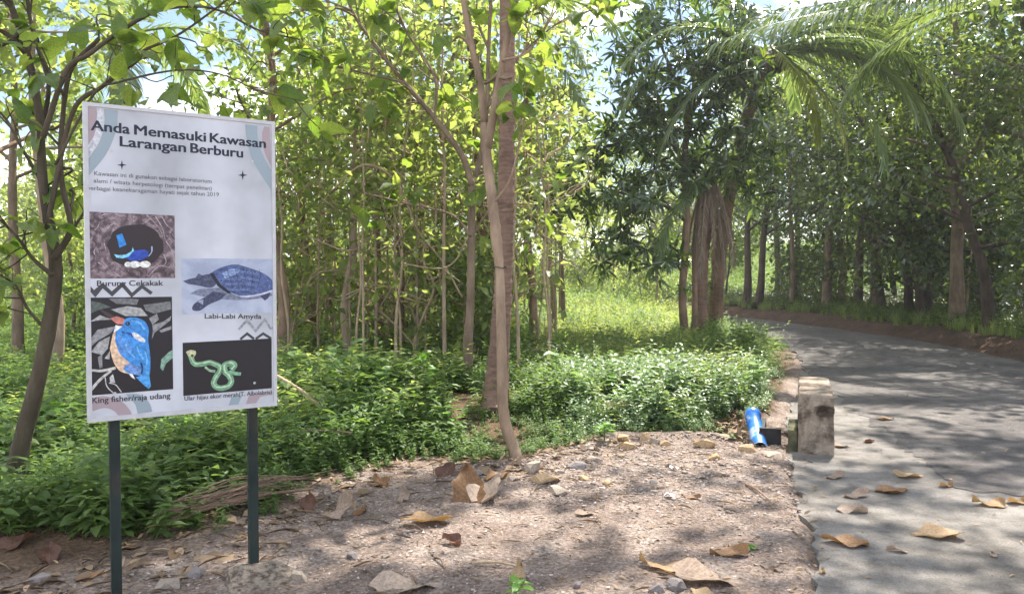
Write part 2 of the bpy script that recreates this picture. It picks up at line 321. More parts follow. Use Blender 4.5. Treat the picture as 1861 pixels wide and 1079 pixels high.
def paving_mat(name, ca, cb, cc, grit, stain, crack=0.):
    m, t, o = nm(name); tc = t.nodes.new('ShaderNodeTexCoord')
    n1 = N(t, 'ShaderNodeTexNoise', Scale=.9, Detail=9., Roughness=.62); n2 = N(t, 'ShaderNodeTexNoise', Scale=85., Detail=5., Roughness=.75); n3 = N(t, 'ShaderNodeTexNoise', Scale=5.5, Detail=8., Roughness=.7)
    for n in (n1, n2, n3): t.links.new(tc.outputs['Object'], n.inputs['Vector'])
    c = ramp(t, n1.outputs[0], [(.33, ca), (.5, cb), (.66, cc)])
    c = mixc(t, stain, c, ramp(t, n3.outputs[0], [(.35, (.55, .53, .5)), (.55, (1, 1, 1)), (.7, (1.25, 1.2, 1.12))]), 'MULTIPLY')
    c = mixc(t, grit, c, ramp(t, n2.outputs[0], [(.33, (.4, .4, .4)), (.5, (1, 1, 1)), (.68, (1.7, 1.65, 1.6))]), 'MULTIPLY')
    vm = t.nodes.new('ShaderNodeVectorMath'); vm.operation = 'MULTIPLY_ADD'; vm.inputs[1].default_value = (.5, .5, .5); t.links.new(n3.outputs['Color'], vm.inputs[0]); t.links.new(tc.outputs['Object'], vm.inputs[2])
    ve = N(t, 'ShaderNodeTexVoronoi', Scale=.75); ve.feature = 'DISTANCE_TO_EDGE'; t.links.new(vm.outputs[0], ve.inputs['Vector'])
    c = mixc(t, crack, c, mixc(t, 1., c, ramp(t, ve.outputs['Distance'], [(.0, (.35, .33, .32)), (.012, (1, 1, 1))]), 'MULTIPLY'))
    p = N(t, 'ShaderNodeBsdfPrincipled', Roughness=.85); p.inputs['Specular IOR Level'].default_value = .25
    bp = N(t, 'ShaderNodeBump', Strength=.5, Distance=.006); t.links.new(n2.outputs[0], bp.inputs['Height'])
    bp2 = N(t, 'ShaderNodeBump', Strength=.5, Distance=.03); t.links.new(n3.outputs[0], bp2.inputs['Height']); t.links.new(bp.outputs[0], bp2.inputs['Normal'])
    t.links.new(bp2.outputs[0], p.inputs['Normal']); t.links.new(c, p.inputs['Base Color']); t.links.new(p.outputs[0], o.inputs[0]); return m
def strip(name, P, Q, z, mat, nw=10, jit=0., skirt=.05):
    n = len(P); v, f = [], []
    for i in range(n):
        e = jit*(vnoise(P[i, 0], P[i, 1], 3, 9)-.5)+jit*.6*(vnoise(P[i, 0], P[i, 1], 11, 9)-.5)
        d = (Q[i]-P[i])/np.linalg.norm(Q[i]-P[i]); a = P[i]+d*e
        v.append((a[0], a[1], z-skirt))
        for k in range(nw+1):
            q = a+(Q[i]-a)*k/nw; v.append((q[0], q[1], z))
    m = nw+2
    for i in range(n-1):
        for k in range(m-1): f.append((i*m+k, i*m+k+1, (i+1)*m+k+1, (i+1)*m+k))
    me = mesh(name, v, f, mat); return tag(link(name, me), kind='structure')
M_apron = paving_mat('concrete_apron', (.12, .108, .096), (.168, .154, .14), (.21, .195, .182), .6, 1., .25)
M_road = paving_mat('asphalt', (.07, .063, .062), (.102, .092, .089), (.152, .138, .128), .8, 1., .5)
strip('concrete_apron', resample(SM(APRON_L), 160), resample(SM(APRON_R), 160), 0., M_apron, 10, .11)
strip('road', resample(SM(LEFT_EDGE), 700), resample(SM(RIGHT_EDGE), 700), .005, M_road, 10, .45, .0)
# ------------------------------------------------------------------ culvert parapet: a low weathered concrete wall beside the road
def concrete_mat(name, base, dark):
    m, t, o = nm(name); tc = t.nodes.new('ShaderNodeTexCoord'); n1 = N(t, 'ShaderNodeTexNoise', Scale=5., Detail=8., Roughness=.65); n2 = N(t, 'ShaderNodeTexNoise', Scale=45., Detail=4.)
    for n in (n1, n2): t.links.new(tc.outputs['Object'], n.inputs['Vector'])
    c = ramp(t, n1.outputs[0], [(.4, dark), (.54, tuple(x*.75 for x in base)), (.7, base)])
    c = mixc(t, .6, c, ramp(t, n2.outputs[0], [(.3, (.6, .6, .58)), (.6, (1.1, 1.1, 1.1))]), 'MULTIPLY')
    p = N(t, 'ShaderNodeBsdfPrincipled', Roughness=.92); p.inputs['Specular IOR Level'].default_value = .15
    bp = N(t, 'ShaderNodeBump', Strength=.6, Distance=.012); t.links.new(n1.outputs[0], bp.inputs['Height']); t.links.new(bp.outputs[0], p.inputs['Normal'])
    t.links.new(c, p.inputs['Base Color']); t.links.new(p.outputs[0], o.inputs[0]); return m
M_conc = concrete_mat('weathered_concrete', (.34, .28, .22), (.085, .062, .048)); M_moss = concrete_mat('mossy_concrete', (.15, .145, .085), (.05, .05, .03))
M_conccore = concrete_mat('broken_concrete', (.17, .13, .1), (.07, .05, .04))
pa, pb = G(1445, 826), A(1443, 683, 7.85); PW = .285
par_dir = math.atan2(2.82-2.40, 7.85-6.68)
par = empty('culvert_parapet', (2.40, 6.66, 0), -par_dir, 'low weathered concrete culvert parapet with a chipped front end beside the road', 'parapet')
def grid_block(x0, x1, y0, y1, z0, z1, nx_, ny_, nz_, fn):
    import bmesh
    bm = bmesh.new(); V = {}
    def vert(i, j, k):
        if (i, j, k) not in V: V[(i, j, k)] = bm.verts.new(fn(x0+(x1-x0)*i/nx_, y0+(y1-y0)*j/ny_, z0+(z1-z0)*k/nz_))
        return V[(i, j, k)]
    for i in range(nx_):
        for j in range(ny_):
            for k, fl in ((0, 1), (nz_, 0)):
                q = [vert(i, j, k), vert(i+1, j, k), vert(i+1, j+1, k), vert(i, j+1, k)]; bm.faces.new(q[::-1] if fl else q)
    for i in range(nx_):
        for k in range(nz_):
            for j, fl in ((0, 0), (ny_, 1)):
                q = [vert(i, j, k), vert(i+1, j, k), vert(i+1, j, k+1), vert(i, j, k+1)]; bm.faces.new(q[::-1] if fl else q)
    for j in range(ny_):
        for k in range(nz_):
            for i, fl in ((0, 1), (nx_, 0)):
                q = [vert(i, j, k), vert(i, j+1, k), vert(i, j+1, k+1), vert(i, j, k+1)]; bm.faces.new(q[::-1] if fl else q)
    me = bpy.data.meshes.new('block'); bm.to_mesh(me); bm.free(); return me
def par_fn(x, y, z):
    r = .008
    nxx = .012*(vnoise(y*3+x, z*3, 4, 1)-.5); nyy = .014*(vnoise(x*4, z*4, 5, 2)-.5); ex = 0
    if y < .02:                                                            # broken patch on the front end, upper right
        d = math.hypot((x-.205)/.085, (z-.365)/.05); ex = .055*max(0, 1-d**3) if d < 1 else 0
        d2 = math.hypot((x-.1)/.05, (z-.33)/.03); ex += .02*max(0, 1-d2) 
    if z > .49 and (x < .01 or x > PW-.01): nxx += (.01 if x < .01 else -.01)
    if z > .49 and y < .02: nyy += .008
    return (x*(1-.04*z)+nxx, y+nyy+ex, z-(.006*vnoise(x*3, y*3, 3, 4) if z > .4 else 0))
me = grid_block(0, PW, 0, 1.22, -.3, .50, 16, 24, 44, par_fn); me.materials.append(M_conc); link('wall', me, par)
core = mesh('broken_patch', *merge([([(.135, .004, .345), (.16, -.004, .335), (.2, -.002, .312), (.25, -.003, .318), (.282, .0, .345), (.284, .001, .39), (.26, .002, .408), (.2, .003, .398), (.17, .001, .372), (.21, .058, .36)], [(i, (i+1) % 9, 9) for i in range(9)])]), M_conccore)
link('broken_patch', core, par)
wing = grid_block(-.085, -.012, .04, .6, -.3, .17, 5, 10, 10, lambda x, y, z: (x+.012*vnoise(y*5, z*5, 2, 7), y+.012*vnoise(x*9, z*6, 2, 8), z+.02*vnoise(x*8, y*6, 2, 9)*(z > 0)))
wing.materials.append(M_moss); link('wing_wall', wing, par, M_moss)
# dark drain trough in the mouth
M_black = flat('near_black', (.018, .017, .017), .6, .3, .4, 12., .5)  # near-black colour for the trough walls and the pipe bore
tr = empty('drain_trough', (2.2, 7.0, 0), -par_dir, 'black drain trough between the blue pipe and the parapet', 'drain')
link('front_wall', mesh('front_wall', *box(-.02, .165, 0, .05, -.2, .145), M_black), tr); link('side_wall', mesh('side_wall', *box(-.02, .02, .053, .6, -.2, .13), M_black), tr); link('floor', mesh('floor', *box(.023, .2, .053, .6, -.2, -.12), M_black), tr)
# blue pipe
def pipe_mat():
    m, t, o = nm('scuffed_blue_plastic'); tc = t.nodes.new('ShaderNodeTexCoord'); n = N(t, 'ShaderNodeTexNoise', Scale=7., Detail=6.); sx = t.nodes.new('ShaderNodeSeparateXYZ')
    t.links.new(tc.outputs['Object'], n.inputs['Vector']); c = ramp(t, n.outputs[0], [(.36, (.03, .07, .16)), (.46, (.015, .13, .5)), (.58, (.03, .2, .62)), (.66, (.33, .4, .52))])
    p = N(t, 'ShaderNodeBsdfPrincipled', Roughness=.38); t.links.new(c, p.inputs['Base Color']); t.links.new(p.outputs[0], o.inputs[0]); return m
M_pipe = pipe_mat(); M_pipepale = flat('scraped_plastic', (.62, .66, .74), .6, .3, .25, 30.)
p0, p1 = Vector((2.15, 6.88, -.01)), Vector((2.26, 7.46, .185)); dd = (p1-p0).normalized()
pv, pf = tube([p0, p0+dd*.02, p0+dd*.3, p1-dd*.06, p1-dd*.055, p1], [.066, .067, .067, .067, .074, .074], 28, 0, False)
iv, jf = tube([p1-dd*.002, p0+dd*.001], [.062, .060], 28, 0, False)
pr = empty('blue_pipe', p0, 0, 'blue plastic pipe end lying on the rubble by the drain', 'pipe')
def rel(v): return [Vector(q)-p0 for q in v]
ringf = [(k, (k+1) % 28, 28+(k+1) % 28, 28+k) for k in range(28)]
link('shell', mesh('shell', rel(pv), pf, M_pipe, True), pr); link('bore', mesh('bore', rel(iv), jf, M_black, True), pr)
ra, _ = tube([p0, p0+dd*.0001], [.066, .06], 28, 0, False); link('cut_rim', mesh('cut_rim', rel(ra), ringf, M_pipepale), pr)
rb, _ = tube([p1, p1+dd*.0001], [.074, .062], 28, 0, False); link('socket_rim', mesh('socket_rim', rel(rb), ringf, M_pipe), pr)
# ------------------------------------------------------------------ the notice board
YL, YR = 3.46, 3.915
SL = (A(152, 185, YL)+A(157, 767, YL))/2; SR = (A(497, 222, YR)+A(505, 737, YR))/2
SZ1 = (A(152, 185, YL).z+A(497, 222, YR).z)/2; SZ0 = (A(157, 767, YL).z+A(505, 737, YR).z)/2
SW = math.hypot(SR.x-SL.x, SR.y-SL.y); SH = SZ1-SZ0; SANG = math.atan2(SR.y-SL.y, SR.x-SL.x)
def homography(src, dst):
    Am, bm_ = [], []
    for (x, y), (u, v) in zip(src, dst):
        Am += [[x, y, 1, 0, 0, 0, -u*x, -u*y], [0, 0, 0, x, y, 1, -v*x, -v*y]]; bm_ += [u, v]
    return np.append(np.linalg.solve(np.array(Am, float), np.array(bm_, float)), 1).reshape(3, 3)
HM = homography([(152, 185), (497, 222), (505, 737), (157, 767)], [(0, SH), (SW, SH), (SW, 0), (0, 0)])
def UV(px, py): q = HM @ np.array([px, py, 1.]); return q[0]/q[2], q[1]/q[2]
sign = empty('notice_board', (SL.x, SL.y, 0), SANG, 'white hunting-ban notice board with animal pictures on two dark posts', 'sign')
M_panel = bark('printed_vinyl', (.46, .47, .515), (.505, .52, .565), (.52, .535, .58), 5., (1, 1, .35), .42, .02); M_frame = flat('white_aluminium', (.5, .5, .52), .4, .5, .08, 20.)
M_post = bark('dark_green_steel', (.012, .02, .019), (.02, .03, .028), (.075, .05, .035), 9., (1, 1, .5), .5, .15)
link('panel', mesh('panel', *box(.012, SW-.012, -.002, .016, SZ0+.012, SZ1-.012), M_panel), sign)
for nme, b in (('frame_rail', (0, SW, -.008, .022, SZ1-.016, SZ1)), ('frame_rail', (0, SW, -.008, .022, SZ0, SZ0+.02)), ('frame_rail', (0, .019, -.0075, .0215, SZ0+.02, SZ1-.016)), ('frame_rail', (SW-.017, SW, -.0075, .0215, SZ0+.02, SZ1-.016))):
    link(nme, mesh(nme, *box(*b), M_frame), sign)
for px_, dz in ((208, -.15), (464, -.1)):
    u = UV(px_, 745)[0]
    po = link('post', mesh('post', *box(u-.021, u+.021, .0225, .0625, dz, SZ1-.1), M_post), sign)
    for zz in (SZ0+.12, SZ1-.2):
        bv, bf = tube([(u, -.0045, zz), (u, -.0015, zz)], .006, 8); link('bolt', mesh('bolt', bv, bf, M_frame), po)
NAVY, GREY, PINK, BLUE = (.008, .012, .034), (.12, .12, .135), (.37, .29, .31), (.28, .345, .39)
_inks = {}
def ink(c):
    k = tuple(round(x, 3) for x in c)
    if k not in _inks: _inks[k] = flat('print_%02d' % len(_inks), c, .42, .4, .0 if max(c) < .11 or c in (PINK, BLUE) else .38, 70.)
    return _inks[k]
def poly(name, pts, c, parent, lay, mat=None):
    """a flat printed shape, outline given on the board"""
    v = [(u, -.0024-.00045*lay, SZ0+vv) for u, vv in (UV(*p) for p in pts)]
    return link(name, mesh(name, v, [tuple(range(len(v)))], mat or ink(c)), parent)
def ribbon(name, pts, wpx, c, parent, lay, m=6, taper=False):
    P = [np.array(UV(*p)) for p in pts]; P = spline(P, m) if m > 1 else P; n = len(P); sc = SH/555; v, f = [], []
    for i, p in enumerate(P):
        d = P[min(i+1, n-1)]-P[max(i-1, 0)]; d = d/np.linalg.norm(d); wq = (wpx[0]+(wpx[1]-wpx[0])*i/(n-1) if hasattr(wpx, '__len__') else wpx)*sc/2
        if m == 1 and 0 < i < n-1:
            a = (P[i]-P[i-1])/np.linalg.norm(P[i]-P[i-1]); wq = wq/max(.45, abs(a@d))
        nn = np.array([-d[1], d[0]])*wq
        v += [(p[0]+nn[0], -.0024-.00045*lay, SZ0+p[1]+nn[1]), (p[0]-nn[0], -.0024-.00045*lay, SZ0+p[1]-nn[1])]
    f = [(2*i, 2*i+1, 2*i+3, 2*i+2) for i in range(n-1)]
    return link(name, mesh(name, v, f, ink(c)), parent)
def oval(cx, cy, rx, ry, n=28, rot=0., a0=0, a1=360):
    return [(cx+rx*math.cos(q)*math.cos(rot)-ry*math.sin(q)*math.sin(rot), cy+rx*math.cos(q)*math.sin(rot)+ry*math.sin(q)*math.cos(rot)) for q in (R(a0+(a1-a0)*i/n) for i in range(n))]
def text(body, left, right, hpx, c, lay, bold=0., parent=sign):
    cu = bpy.data.curves.new('lettering', 'FONT'); cu.body = body; cu.size = 1; cu.resolution_u = 3
    to = bpy.data.objects.new('lettering_source', cu); COL.objects.link(to); bpy.context.view_layer.update()
    me = bpy.data.meshes.new_from_object(to.evaluated_get(bpy.context.evaluated_depsgraph_get())); bpy.data.objects.remove(to)
    v = np.empty(len(me.vertices)*3, np.float32); me.vertices.foreach_get('co', v); v = v.reshape(-1, 3)
    (u0, v0), (u1, v1) = UV(*left), UV(*right); x0, x1 = v[:, 0].min(), v[:, 0].max()
    t = (v[:, 0]-x0)/(x1-x0); hh = hpx*SH/555/.72
    w_ = np.stack([u0+t*(u1-u0), np.full(len(v), -.0024-.00045*lay), SZ0+v0+t*(v1-v0)+v[:, 1]*hh], -1)
    tf_ = np.empty(len(me.loop_triangles)*3, np.int32); me.calc_loop_triangles(); tf_ = np.empty(len(me.loop_triangles)*3, np.int32); me.loop_triangles.foreach_get('vertices', tf_); tf_ = tf_.reshape(-1, 3)
    sh = [(0, 0)] if not bold else [(0, 0), (1, .35), (-1, -.35), (.5, -.5), (-.5, .5)]; st = bold*hh
    me2 = tri_mesh('lettering', np.concatenate([w_+np.array([a*st, -.00002*i, b*st]) for i, (a, b) in enumerate(sh)]), np.concatenate([tf_+len(w_)*i for i in range(len(sh))]), ink(c))
    bpy.data.meshes.remove(me); return link('lettering', me2, parent)
Z1 = lambda x, y: (130+x/3.48, 170+y/3.48); Z2 = lambda x, y: (130+x/3.3725, 460+y/3.3725)
Q = lambda z, pts: [z(*p) for p in pts]
sm2 = lambda pts: [tuple(p) for p in spline(pts, 5)]
poly('corner_arc', Q(Z1, [(100, 82), (165, 92)])+sm2(Q(Z1, [(166, 130), (158, 220), (140, 275), (104, 328)])), PINK, sign, 1)
poly('corner_arc', sm2(Q(Z1, [(297, 108), (285, 230), (220, 380), (104, 520)]))+sm2(Q(Z1, [(104, 412), (180, 300), (212, 180), (208, 97)])), BLUE, sign, 1)
poly('corner_arc', sm2(Q(Z1, [(1092, 196), (1100, 270), (1132, 400), (1200, 520), (1258, 605)]))+sm2(Q(Z1, [(1256, 478), (1200, 375), (1172, 280), (1170, 205)])), BLUE, sign, 1)
poly('corner_arc', sm2(Q(Z1, [(1213, 209), (1198, 260), (1212, 360), (1256, 458)]))+Q(Z1, [(1246, 212)]), PINK, sign, 1)
poly('corner_arc', sm2(Q(Z2, [(116, 880), (200, 870), (300, 902), (355, 960), (366, 987)]))+sm2(Q(Z2, [(284, 996), (258, 965), (200, 943), (117, 965)])), PINK, sign, 1)
poly('corner_arc', sm2(Q(Z2, [(330, 857), (420, 862), (475, 915), (492, 968)]))+sm2(Q(Z2, [(402, 980), (385, 920), (345, 880)])), BLUE, sign, 1)
poly('corner_arc', Q(Z2, [(982, 878), (1048, 868), (1025, 925), (965, 932)]), BLUE, sign, 1)
poly('corner_arc', Q(Z2, [(1090, 868), (1235, 846), (1236, 862), (1160, 880), (1135, 918), (1072, 924)]), PINK, sign, 1)
poly('corner_arc', sm2(Q(Z1, [(104, 330), (141, 279), (162, 222), (172, 130), (170, 94)]))+sm2(Q(Z1, [(200, 98), (204, 180), (174, 298), (104, 404)])), (.55, .56, .6), sign, 1)
for cx, cy in ((222, 298), (440, 317)):
    poly('printed_star', [(cx+r*math.sin(R(45*i)), cy-r*math.cos(R(45*i))) for i, r in enumerate((9, 2.3)*4)], NAVY, sign, 1)
ribbon('printed_zigzag', Q(Z2, [(107, 198), (140, 236), (190, 186), (246, 238), (310, 180), (368, 246), (430, 192), (490, 236)]), 6.2, (.05, .05, .06), sign, 1, 1)
ribbon('printed_zigzag', Q(Z2, [(1025, 461), (1076, 404), (1130, 470), (1186, 398), (1222, 458), (1237, 448)]), 4.8, (.28, .29, .32), sign, 1, 1)
ribbon('printed_zigzag', Q(Z2, [(1035, 521), (1077, 486), (1120, 519)]), 4.8, (.05, .05, .06), sign, 1, 1)
ribbon('printed_zigzag', Q(Z2, [(1130, 519), (1176, 486), (1225, 517)]), 4.8, (.05, .05, .06), sign, 1, 1)
for wd_, a_, b_ in (('Anda', (167, 235.5), (236, 242.5)), ('Memasuki', (245, 243.5), (373, 257)), ('Kawasan', (381, 257.8), (481, 268.5)), ('Larangan', (219, 264), (337, 275.5)), ('Berburu', (346, 276), (440, 285.5))): text(wd_, a_, b_, 18, NAVY, 2, .034)
text('Kawasan ini di gunakan sebagai laboratorium', (172, 316), (384, 331), 7.6, GREY, 2, .006)
text('alami / wisata herpetologi (tempat penelitian)', (171, 329), (384, 344), 7.6, GREY, 2, .006)
text('berbagai keanekaragaman hayati sejak tahun 2019', (159, 342), (397, 355), 7.6, GREY, 2, .006)
text('Burung Cekakak', (176, 516), (296, 515.5), 10, (.03, .03, .04), 2, .022); text('Labi-Labi Amyda', (372, 576), (475, 577), 9.5, (.03, .03, .04), 2, .022)
text('King fisher/raja udang', (166, 731), (309, 722), 10.5, (.03, .03, .04), 2, .022); text('Ular hijau ekor merah(T. Albolabris)', (335, 727), (495, 715), 8.5, (.03, .03, .04), 2, .014)
def strokes(name, parent, outline, n, lpx, wpx, ang, cols, lay, seed=1):
    """many short printed strokes inside an outline: fine tone of a photograph"""
    q = np.random.default_rng(seed); o = np.array(outline); (x0, y0), (x1, y1) = o.min(0), o.max(0)
    for ci, c in enumerate(cols):
        V, F = [], []
        while len(F) < n//len(cols):
            x, y = q.uniform(x0, x1), q.uniform(y0, y1); a = R(ang(x, y))+q.normal(0, .25); l = lpx*q.uniform(.5, 1.3); w2 = wpx*q.uniform(.5, 1.2); d = np.array([math.cos(a), math.sin(a)]); e = np.array([-d[1], d[0]])
            P = [np.array([x, y])-d*l/2, np.array([x, y])+e*w2/2, np.array([x, y])+d*l/2, np.array([x, y])-e*w2/2]
            if not all(inside(o, np.array(p[0]), np.array(p[1])) for p in P): continue
            k = len(V); V += [(u, -.0024-.00045*lay-.00002*ci, SZ0+vv) for u, vv in (UV(*p) for p in P)]; F.append((k, k+1, k+2, k+3))
        tag(link(name, mesh(name, V, F, ink(c)), parent), kind='stuff')
# --- picture prints: each a flat print with its motif as sub-parts
def streak_mat(name, c1, c2, c3, s):
    m, t, o = nm(name); tc = t.nodes.new('ShaderNodeTexCoord'); n = N(t, 'ShaderNodeTexNoise', Scale=s, Detail=7., Roughness=.6, Distortion=1.6); t.links.new(tc.outputs['Object'], n.inputs['Vector'])
    p = N(t, 'ShaderNodeBsdfPrincipled', Roughness=.4); t.links.new(ramp(t, n.outputs[0], [(.38, c1), (.5, c2), (.64, c3)]), p.inputs['Base Color']); t.links.new(p.outputs[0], o.inputs[0]); return m
K = (.012, .010, .014)
Z4 = lambda x, y: (150+x/7.194, 370+y/7.194)
pn = poly('nest_picture', [(159.5, 381), (317, 389), (318, 502), (161, 502.5)], K, sign, 1, streak_mat('print_bark', (.04, .025, .032), (.13, .085, .1), (.32, .25, .27), 22.)); pn['label'] = 'printed picture of a blue bird in a nest hole'
poly('nest_hole', [Z4(x+14*math.sin(i*2.1), y+10*math.sin(i*1.3)) for i, (x, y) in enumerate(oval(690, 530, 365, 285))], (.022, .014, .018), pn, 2)
for a in ([(250, 130), (330, 105), (300, 150)], [(330, 300), (380, 250), (470, 230)], [(160, 640), (150, 590), (180, 540)], [(280, 480), (300, 560), (310, 600)], [(840, 130), (960, 250), (1040, 370)], [(1040, 160), (1100, 260), (1190, 330)], [(1090, 470), (1160, 580), (1190, 690)], [(900, 880), (1000, 790), (1130, 810)], [(400, 860), (480, 920), (520, 900)], [(1060, 640), (1090, 740), (1040, 800)], [(950, 140), (1040, 300), (1080, 450)], [(160, 320), (200, 280), (230, 210)], [(200, 740), (260, 780), (290, 820)]):
    ribbon('bark_streak', Q(Z4, a), (1.6, .5), (.42, .34, .37), pn, 2)
strokes('bark_grain', pn, [(161, 383), (316, 390), (316, 500), (162, 500)], 240, 6, .9, lambda x, y: 60+40*math.sin(x*.05)+(y-440)*.6, [(.05, .03, .04), (.2, .14, .16), (.36, .29, .31), (.1, .065, .08)], 1.5, 4)
poly('bird_tail', Q(Z4, [(440, 390), (515, 365), (575, 515), (480, 550)]), (.02, .22, .6), pn, 3)
poly('bird_wing', Q(Z4, [(410, 635), (480, 650), (570, 640), (640, 595), (655, 545), (670, 590), (600, 670), (520, 690), (440, 680)]), (.2, .55, .75), pn, 4)
poly('bird_body', Q(Z4, [(560, 690), (660, 590), (800, 575), (860, 600), (850, 670), (760, 720), (640, 725)]), (.02, .06, .38), pn, 3)
ribbon('bird_wing', Q(Z4, [(860, 665), (900, 610), (905, 535)]), (1.2, 2.6), (.35, .42, .65), pn, 4)
for cx, rx, ry in ((590, 45, 35), (680, 75, 45), (815, 75, 45)): poly('egg', Q(Z4, oval(cx, 770, rx, ry, 16)), (.72, .72, .68), pn, 4)
Z6 = lambda x, y: (320+x/3.721, 450+y/3.721)
pt = poly('turtle_picture', [(329, 466), (496, 468.5), (496, 566), (330.5, 568)], K, sign, 1, streak_mat('print_slab', (.30, .34, .46), (.36, .41, .53), (.45, .49, .6), 4.)); pt['label'] = 'printed picture of a dark softshell turtle'
poly('turtle_shadow', sm2(Q(Z6, [(90, 300), (240, 330), (420, 345), (600, 330), (640, 300), (400, 260), (150, 270)])), (.17, .19, .27), pt, 2)
poly('turtle_leg', sm2(Q(Z6, [(250, 285), (190, 325), (120, 370), (110, 410), (160, 415), (220, 375), (300, 340), (340, 300)])), (.05, .06, .12), pt, 3)
poly('turtle_leg', Q(Z6, [(560, 310), (600, 350), (625, 330), (640, 290)]), (.04, .05, .1), pt, 3)
poly('turtle_head', sm2(Q(Z6, [(45, 215), (90, 200), (130, 190), (150, 165), (175, 175), (240, 170), (270, 230), (230, 260), (150, 245), (80, 235)])), (.06, .07, .13), pt, 3)
poly('turtle_shell', sm2(Q(Z6, [(225, 165), (300, 125), (400, 103), (500, 130), (590, 165), (650, 215), (652, 275), (560, 310), (440, 322), (340, 290), (280, 240), (240, 190)])), (.075, .11, .26), pt, 4)
poly('turtle_rim', sm2(Q(Z6, [(652, 275), (560, 303), (440, 316), (360, 290)]))+sm2(Q(Z6, [(370, 300), (450, 326), (560, 316), (650, 288)])), (.5, .52, .62), pt, 5)
for k in range(9):
    y = 140+k*19; ribbon('shell_line', Q(Z6, [(300+k*6, y), (380+k*5, y+8-k), (470, y-6+k), (560-k*3, y+14)]), .75, (.22, .30, .5) if k % 2 else (.015, .02, .05), pt, 5)
for k in range(5): ribbon('shell_line', Q(Z6, [(340+k*55, 125+5*abs(k-2)), (360+k*52, 190), (385+k*40, 270)]), .7, (.02, .025, .06), pt, 6)
poly('turtle_rim', Q(Z6, [(225, 165), (250, 160), (300, 240), (380, 300), (350, 300), (280, 250)]), (.012, .014, .03), pt, 5)
poly('shell_shine', sm2(Q(Z6, [(310, 165), (370, 135), (430, 140), (400, 170), (330, 200)])), (.26, .36, .6), pt, 4.5); poly('leg_patch', Q(Z6, [(145, 355), (185, 335), (180, 375)]), (.35, .38, .48), pt, 4)
strokes('shell_grain', pt, Q(Z6, [(240, 190), (300, 130), (400, 108), (500, 135), (590, 170), (645, 215), (645, 270), (560, 303), (440, 312), (340, 285)]), 180, 5, .7, lambda x, y: 15+(x-400)*.25, [(.02, .03, .08), (.16, .24, .45), (.3, .4, .62)], 5.5, 5)
strokes('skin_grain', pt, Q(Z6, [(250, 285), (190, 325), (120, 370), (110, 410), (160, 415), (220, 375), (300, 340), (340, 300)]), 40, 4, .8, lambda x, y: 120, [(.02, .025, .05), (.2, .23, .36)], 4.5, 6)
strokes('skin_grain', pt, Q(Z6, [(100, 205), (150, 170), (240, 175), (268, 230), (230, 256), (150, 242)]), 40, 4, .7, lambda x, y: 20, [(.02, .025, .05), (.22, .25, .38)], 4.5, 7)
strokes('slab_grain', pt, [(330, 468), (494, 470), (494, 564), (332, 566)], 60, 7, .8, lambda x, y: 5, [(.27, .3, .4), (.46, .5, .6)], 1.5, 8)
Z5 = lambda x, y: (150+x/4.905, 520+y/4.905)
pk = poly('kingfisher_picture', [(161, 537), (312, 536), (314.5, 705.5), (164, 716.5)], K, sign, 1); pk['label'] = 'printed picture of a blue kingfisher on a twig'
LG = [(.25, .25, .26), (.36, .36, .36), (.16, .165, .17), (.09, .11, .1)]
for i, (a, c) in enumerate([([(55, 110), (160, 130), (250, 170), (150, 190), (60, 230)], 3), ([(250, 190), (400, 160), (520, 180), (580, 250), (380, 250)], 1), ([(230, 95), (380, 90), (500, 100), (480, 150), (300, 140)], 2), ([(540, 150), (780, 120), (790, 190), (640, 230), (560, 200)], 2), ([(590, 270), (660, 230), (680, 280), (620, 330)], 0), ([(620, 330), (720, 300), (790, 250), (780, 290), (640, 400), (615, 460)], 0), ([(60, 300), (150, 240), (260, 280), (150, 285)], 1), ([(60, 460), (130, 370), (290, 340), (250, 400), (130, 470), (60, 530)], 0), ([(70, 570), (140, 480), (240, 430), (220, 540), (170, 600)], 1), ([(130, 620), (170, 590), (170, 710), (145, 720)], 0), ([(190, 630), (240, 560), (235, 640)], 1), ([(680, 380), (790, 340), (790, 370), (700, 400)], 0)]):
    poly('printed_leaf', Q(Z5, a), LG[c], pk, 2+.1*i)
poly('green_leaf', Q(Z5, [(690, 720), (700, 640), (760, 580), (800, 555), (803, 625), (740, 680), (715, 745)]), (.22, .38, .29), pk, 3)
ribbon('twig', Q(Z5, [(60, 735), (170, 740), (290, 715)]), (4, 5), (.5, .48, .45), pk, 3.4); ribbon('twig', Q(Z5, [(70, 910), (150, 820), (250, 740)]), (5, 4), (.5, .48, .45), pk, 3.3)
ribbon('tendril', Q(Z5, [(195, 800), (210, 880), (270, 945)]), 1.6, (.5, .5, .5), pk, 3.2); ribbon('tendril', Q(Z5, [(230, 850), (290, 870), (340, 935)]), 1.6, (.5, .5, .5), pk, 3.2); poly('tendril', Q(Z5, [(235, 800), (265, 770), (285, 850), (240, 850)]), (.5, .5, .5), pk, 3.2)
poly('bird_back', sm2(Q(Z5, [(560, 275), (620, 350), (610, 480), (590, 560), (560, 400)])), (.008, .01, .03), pk, 4)
poly('bird_beak', Q(Z5, [(140, 185), (190, 200), (280, 250), (270, 290), (200, 240)]), (.06, .04, .045), pk, 4.5); poly('bird_beak', Q(Z5, [(245, 270), (300, 250), (370, 275), (385, 330), (300, 320)]), (.55, .2, .16), pk, 5)
poly('bird_belly', sm2(Q(Z5, [(265, 410), (310, 400), (420, 640), (430, 760), (330, 745), (270, 660), (238, 540)])), (.72, .5, .34), pk, 5); poly('bird_cheek', Q(Z5, [(290, 330), (350, 340), (330, 380), (270, 400)]), (.75, .72, .72), pk, 5)
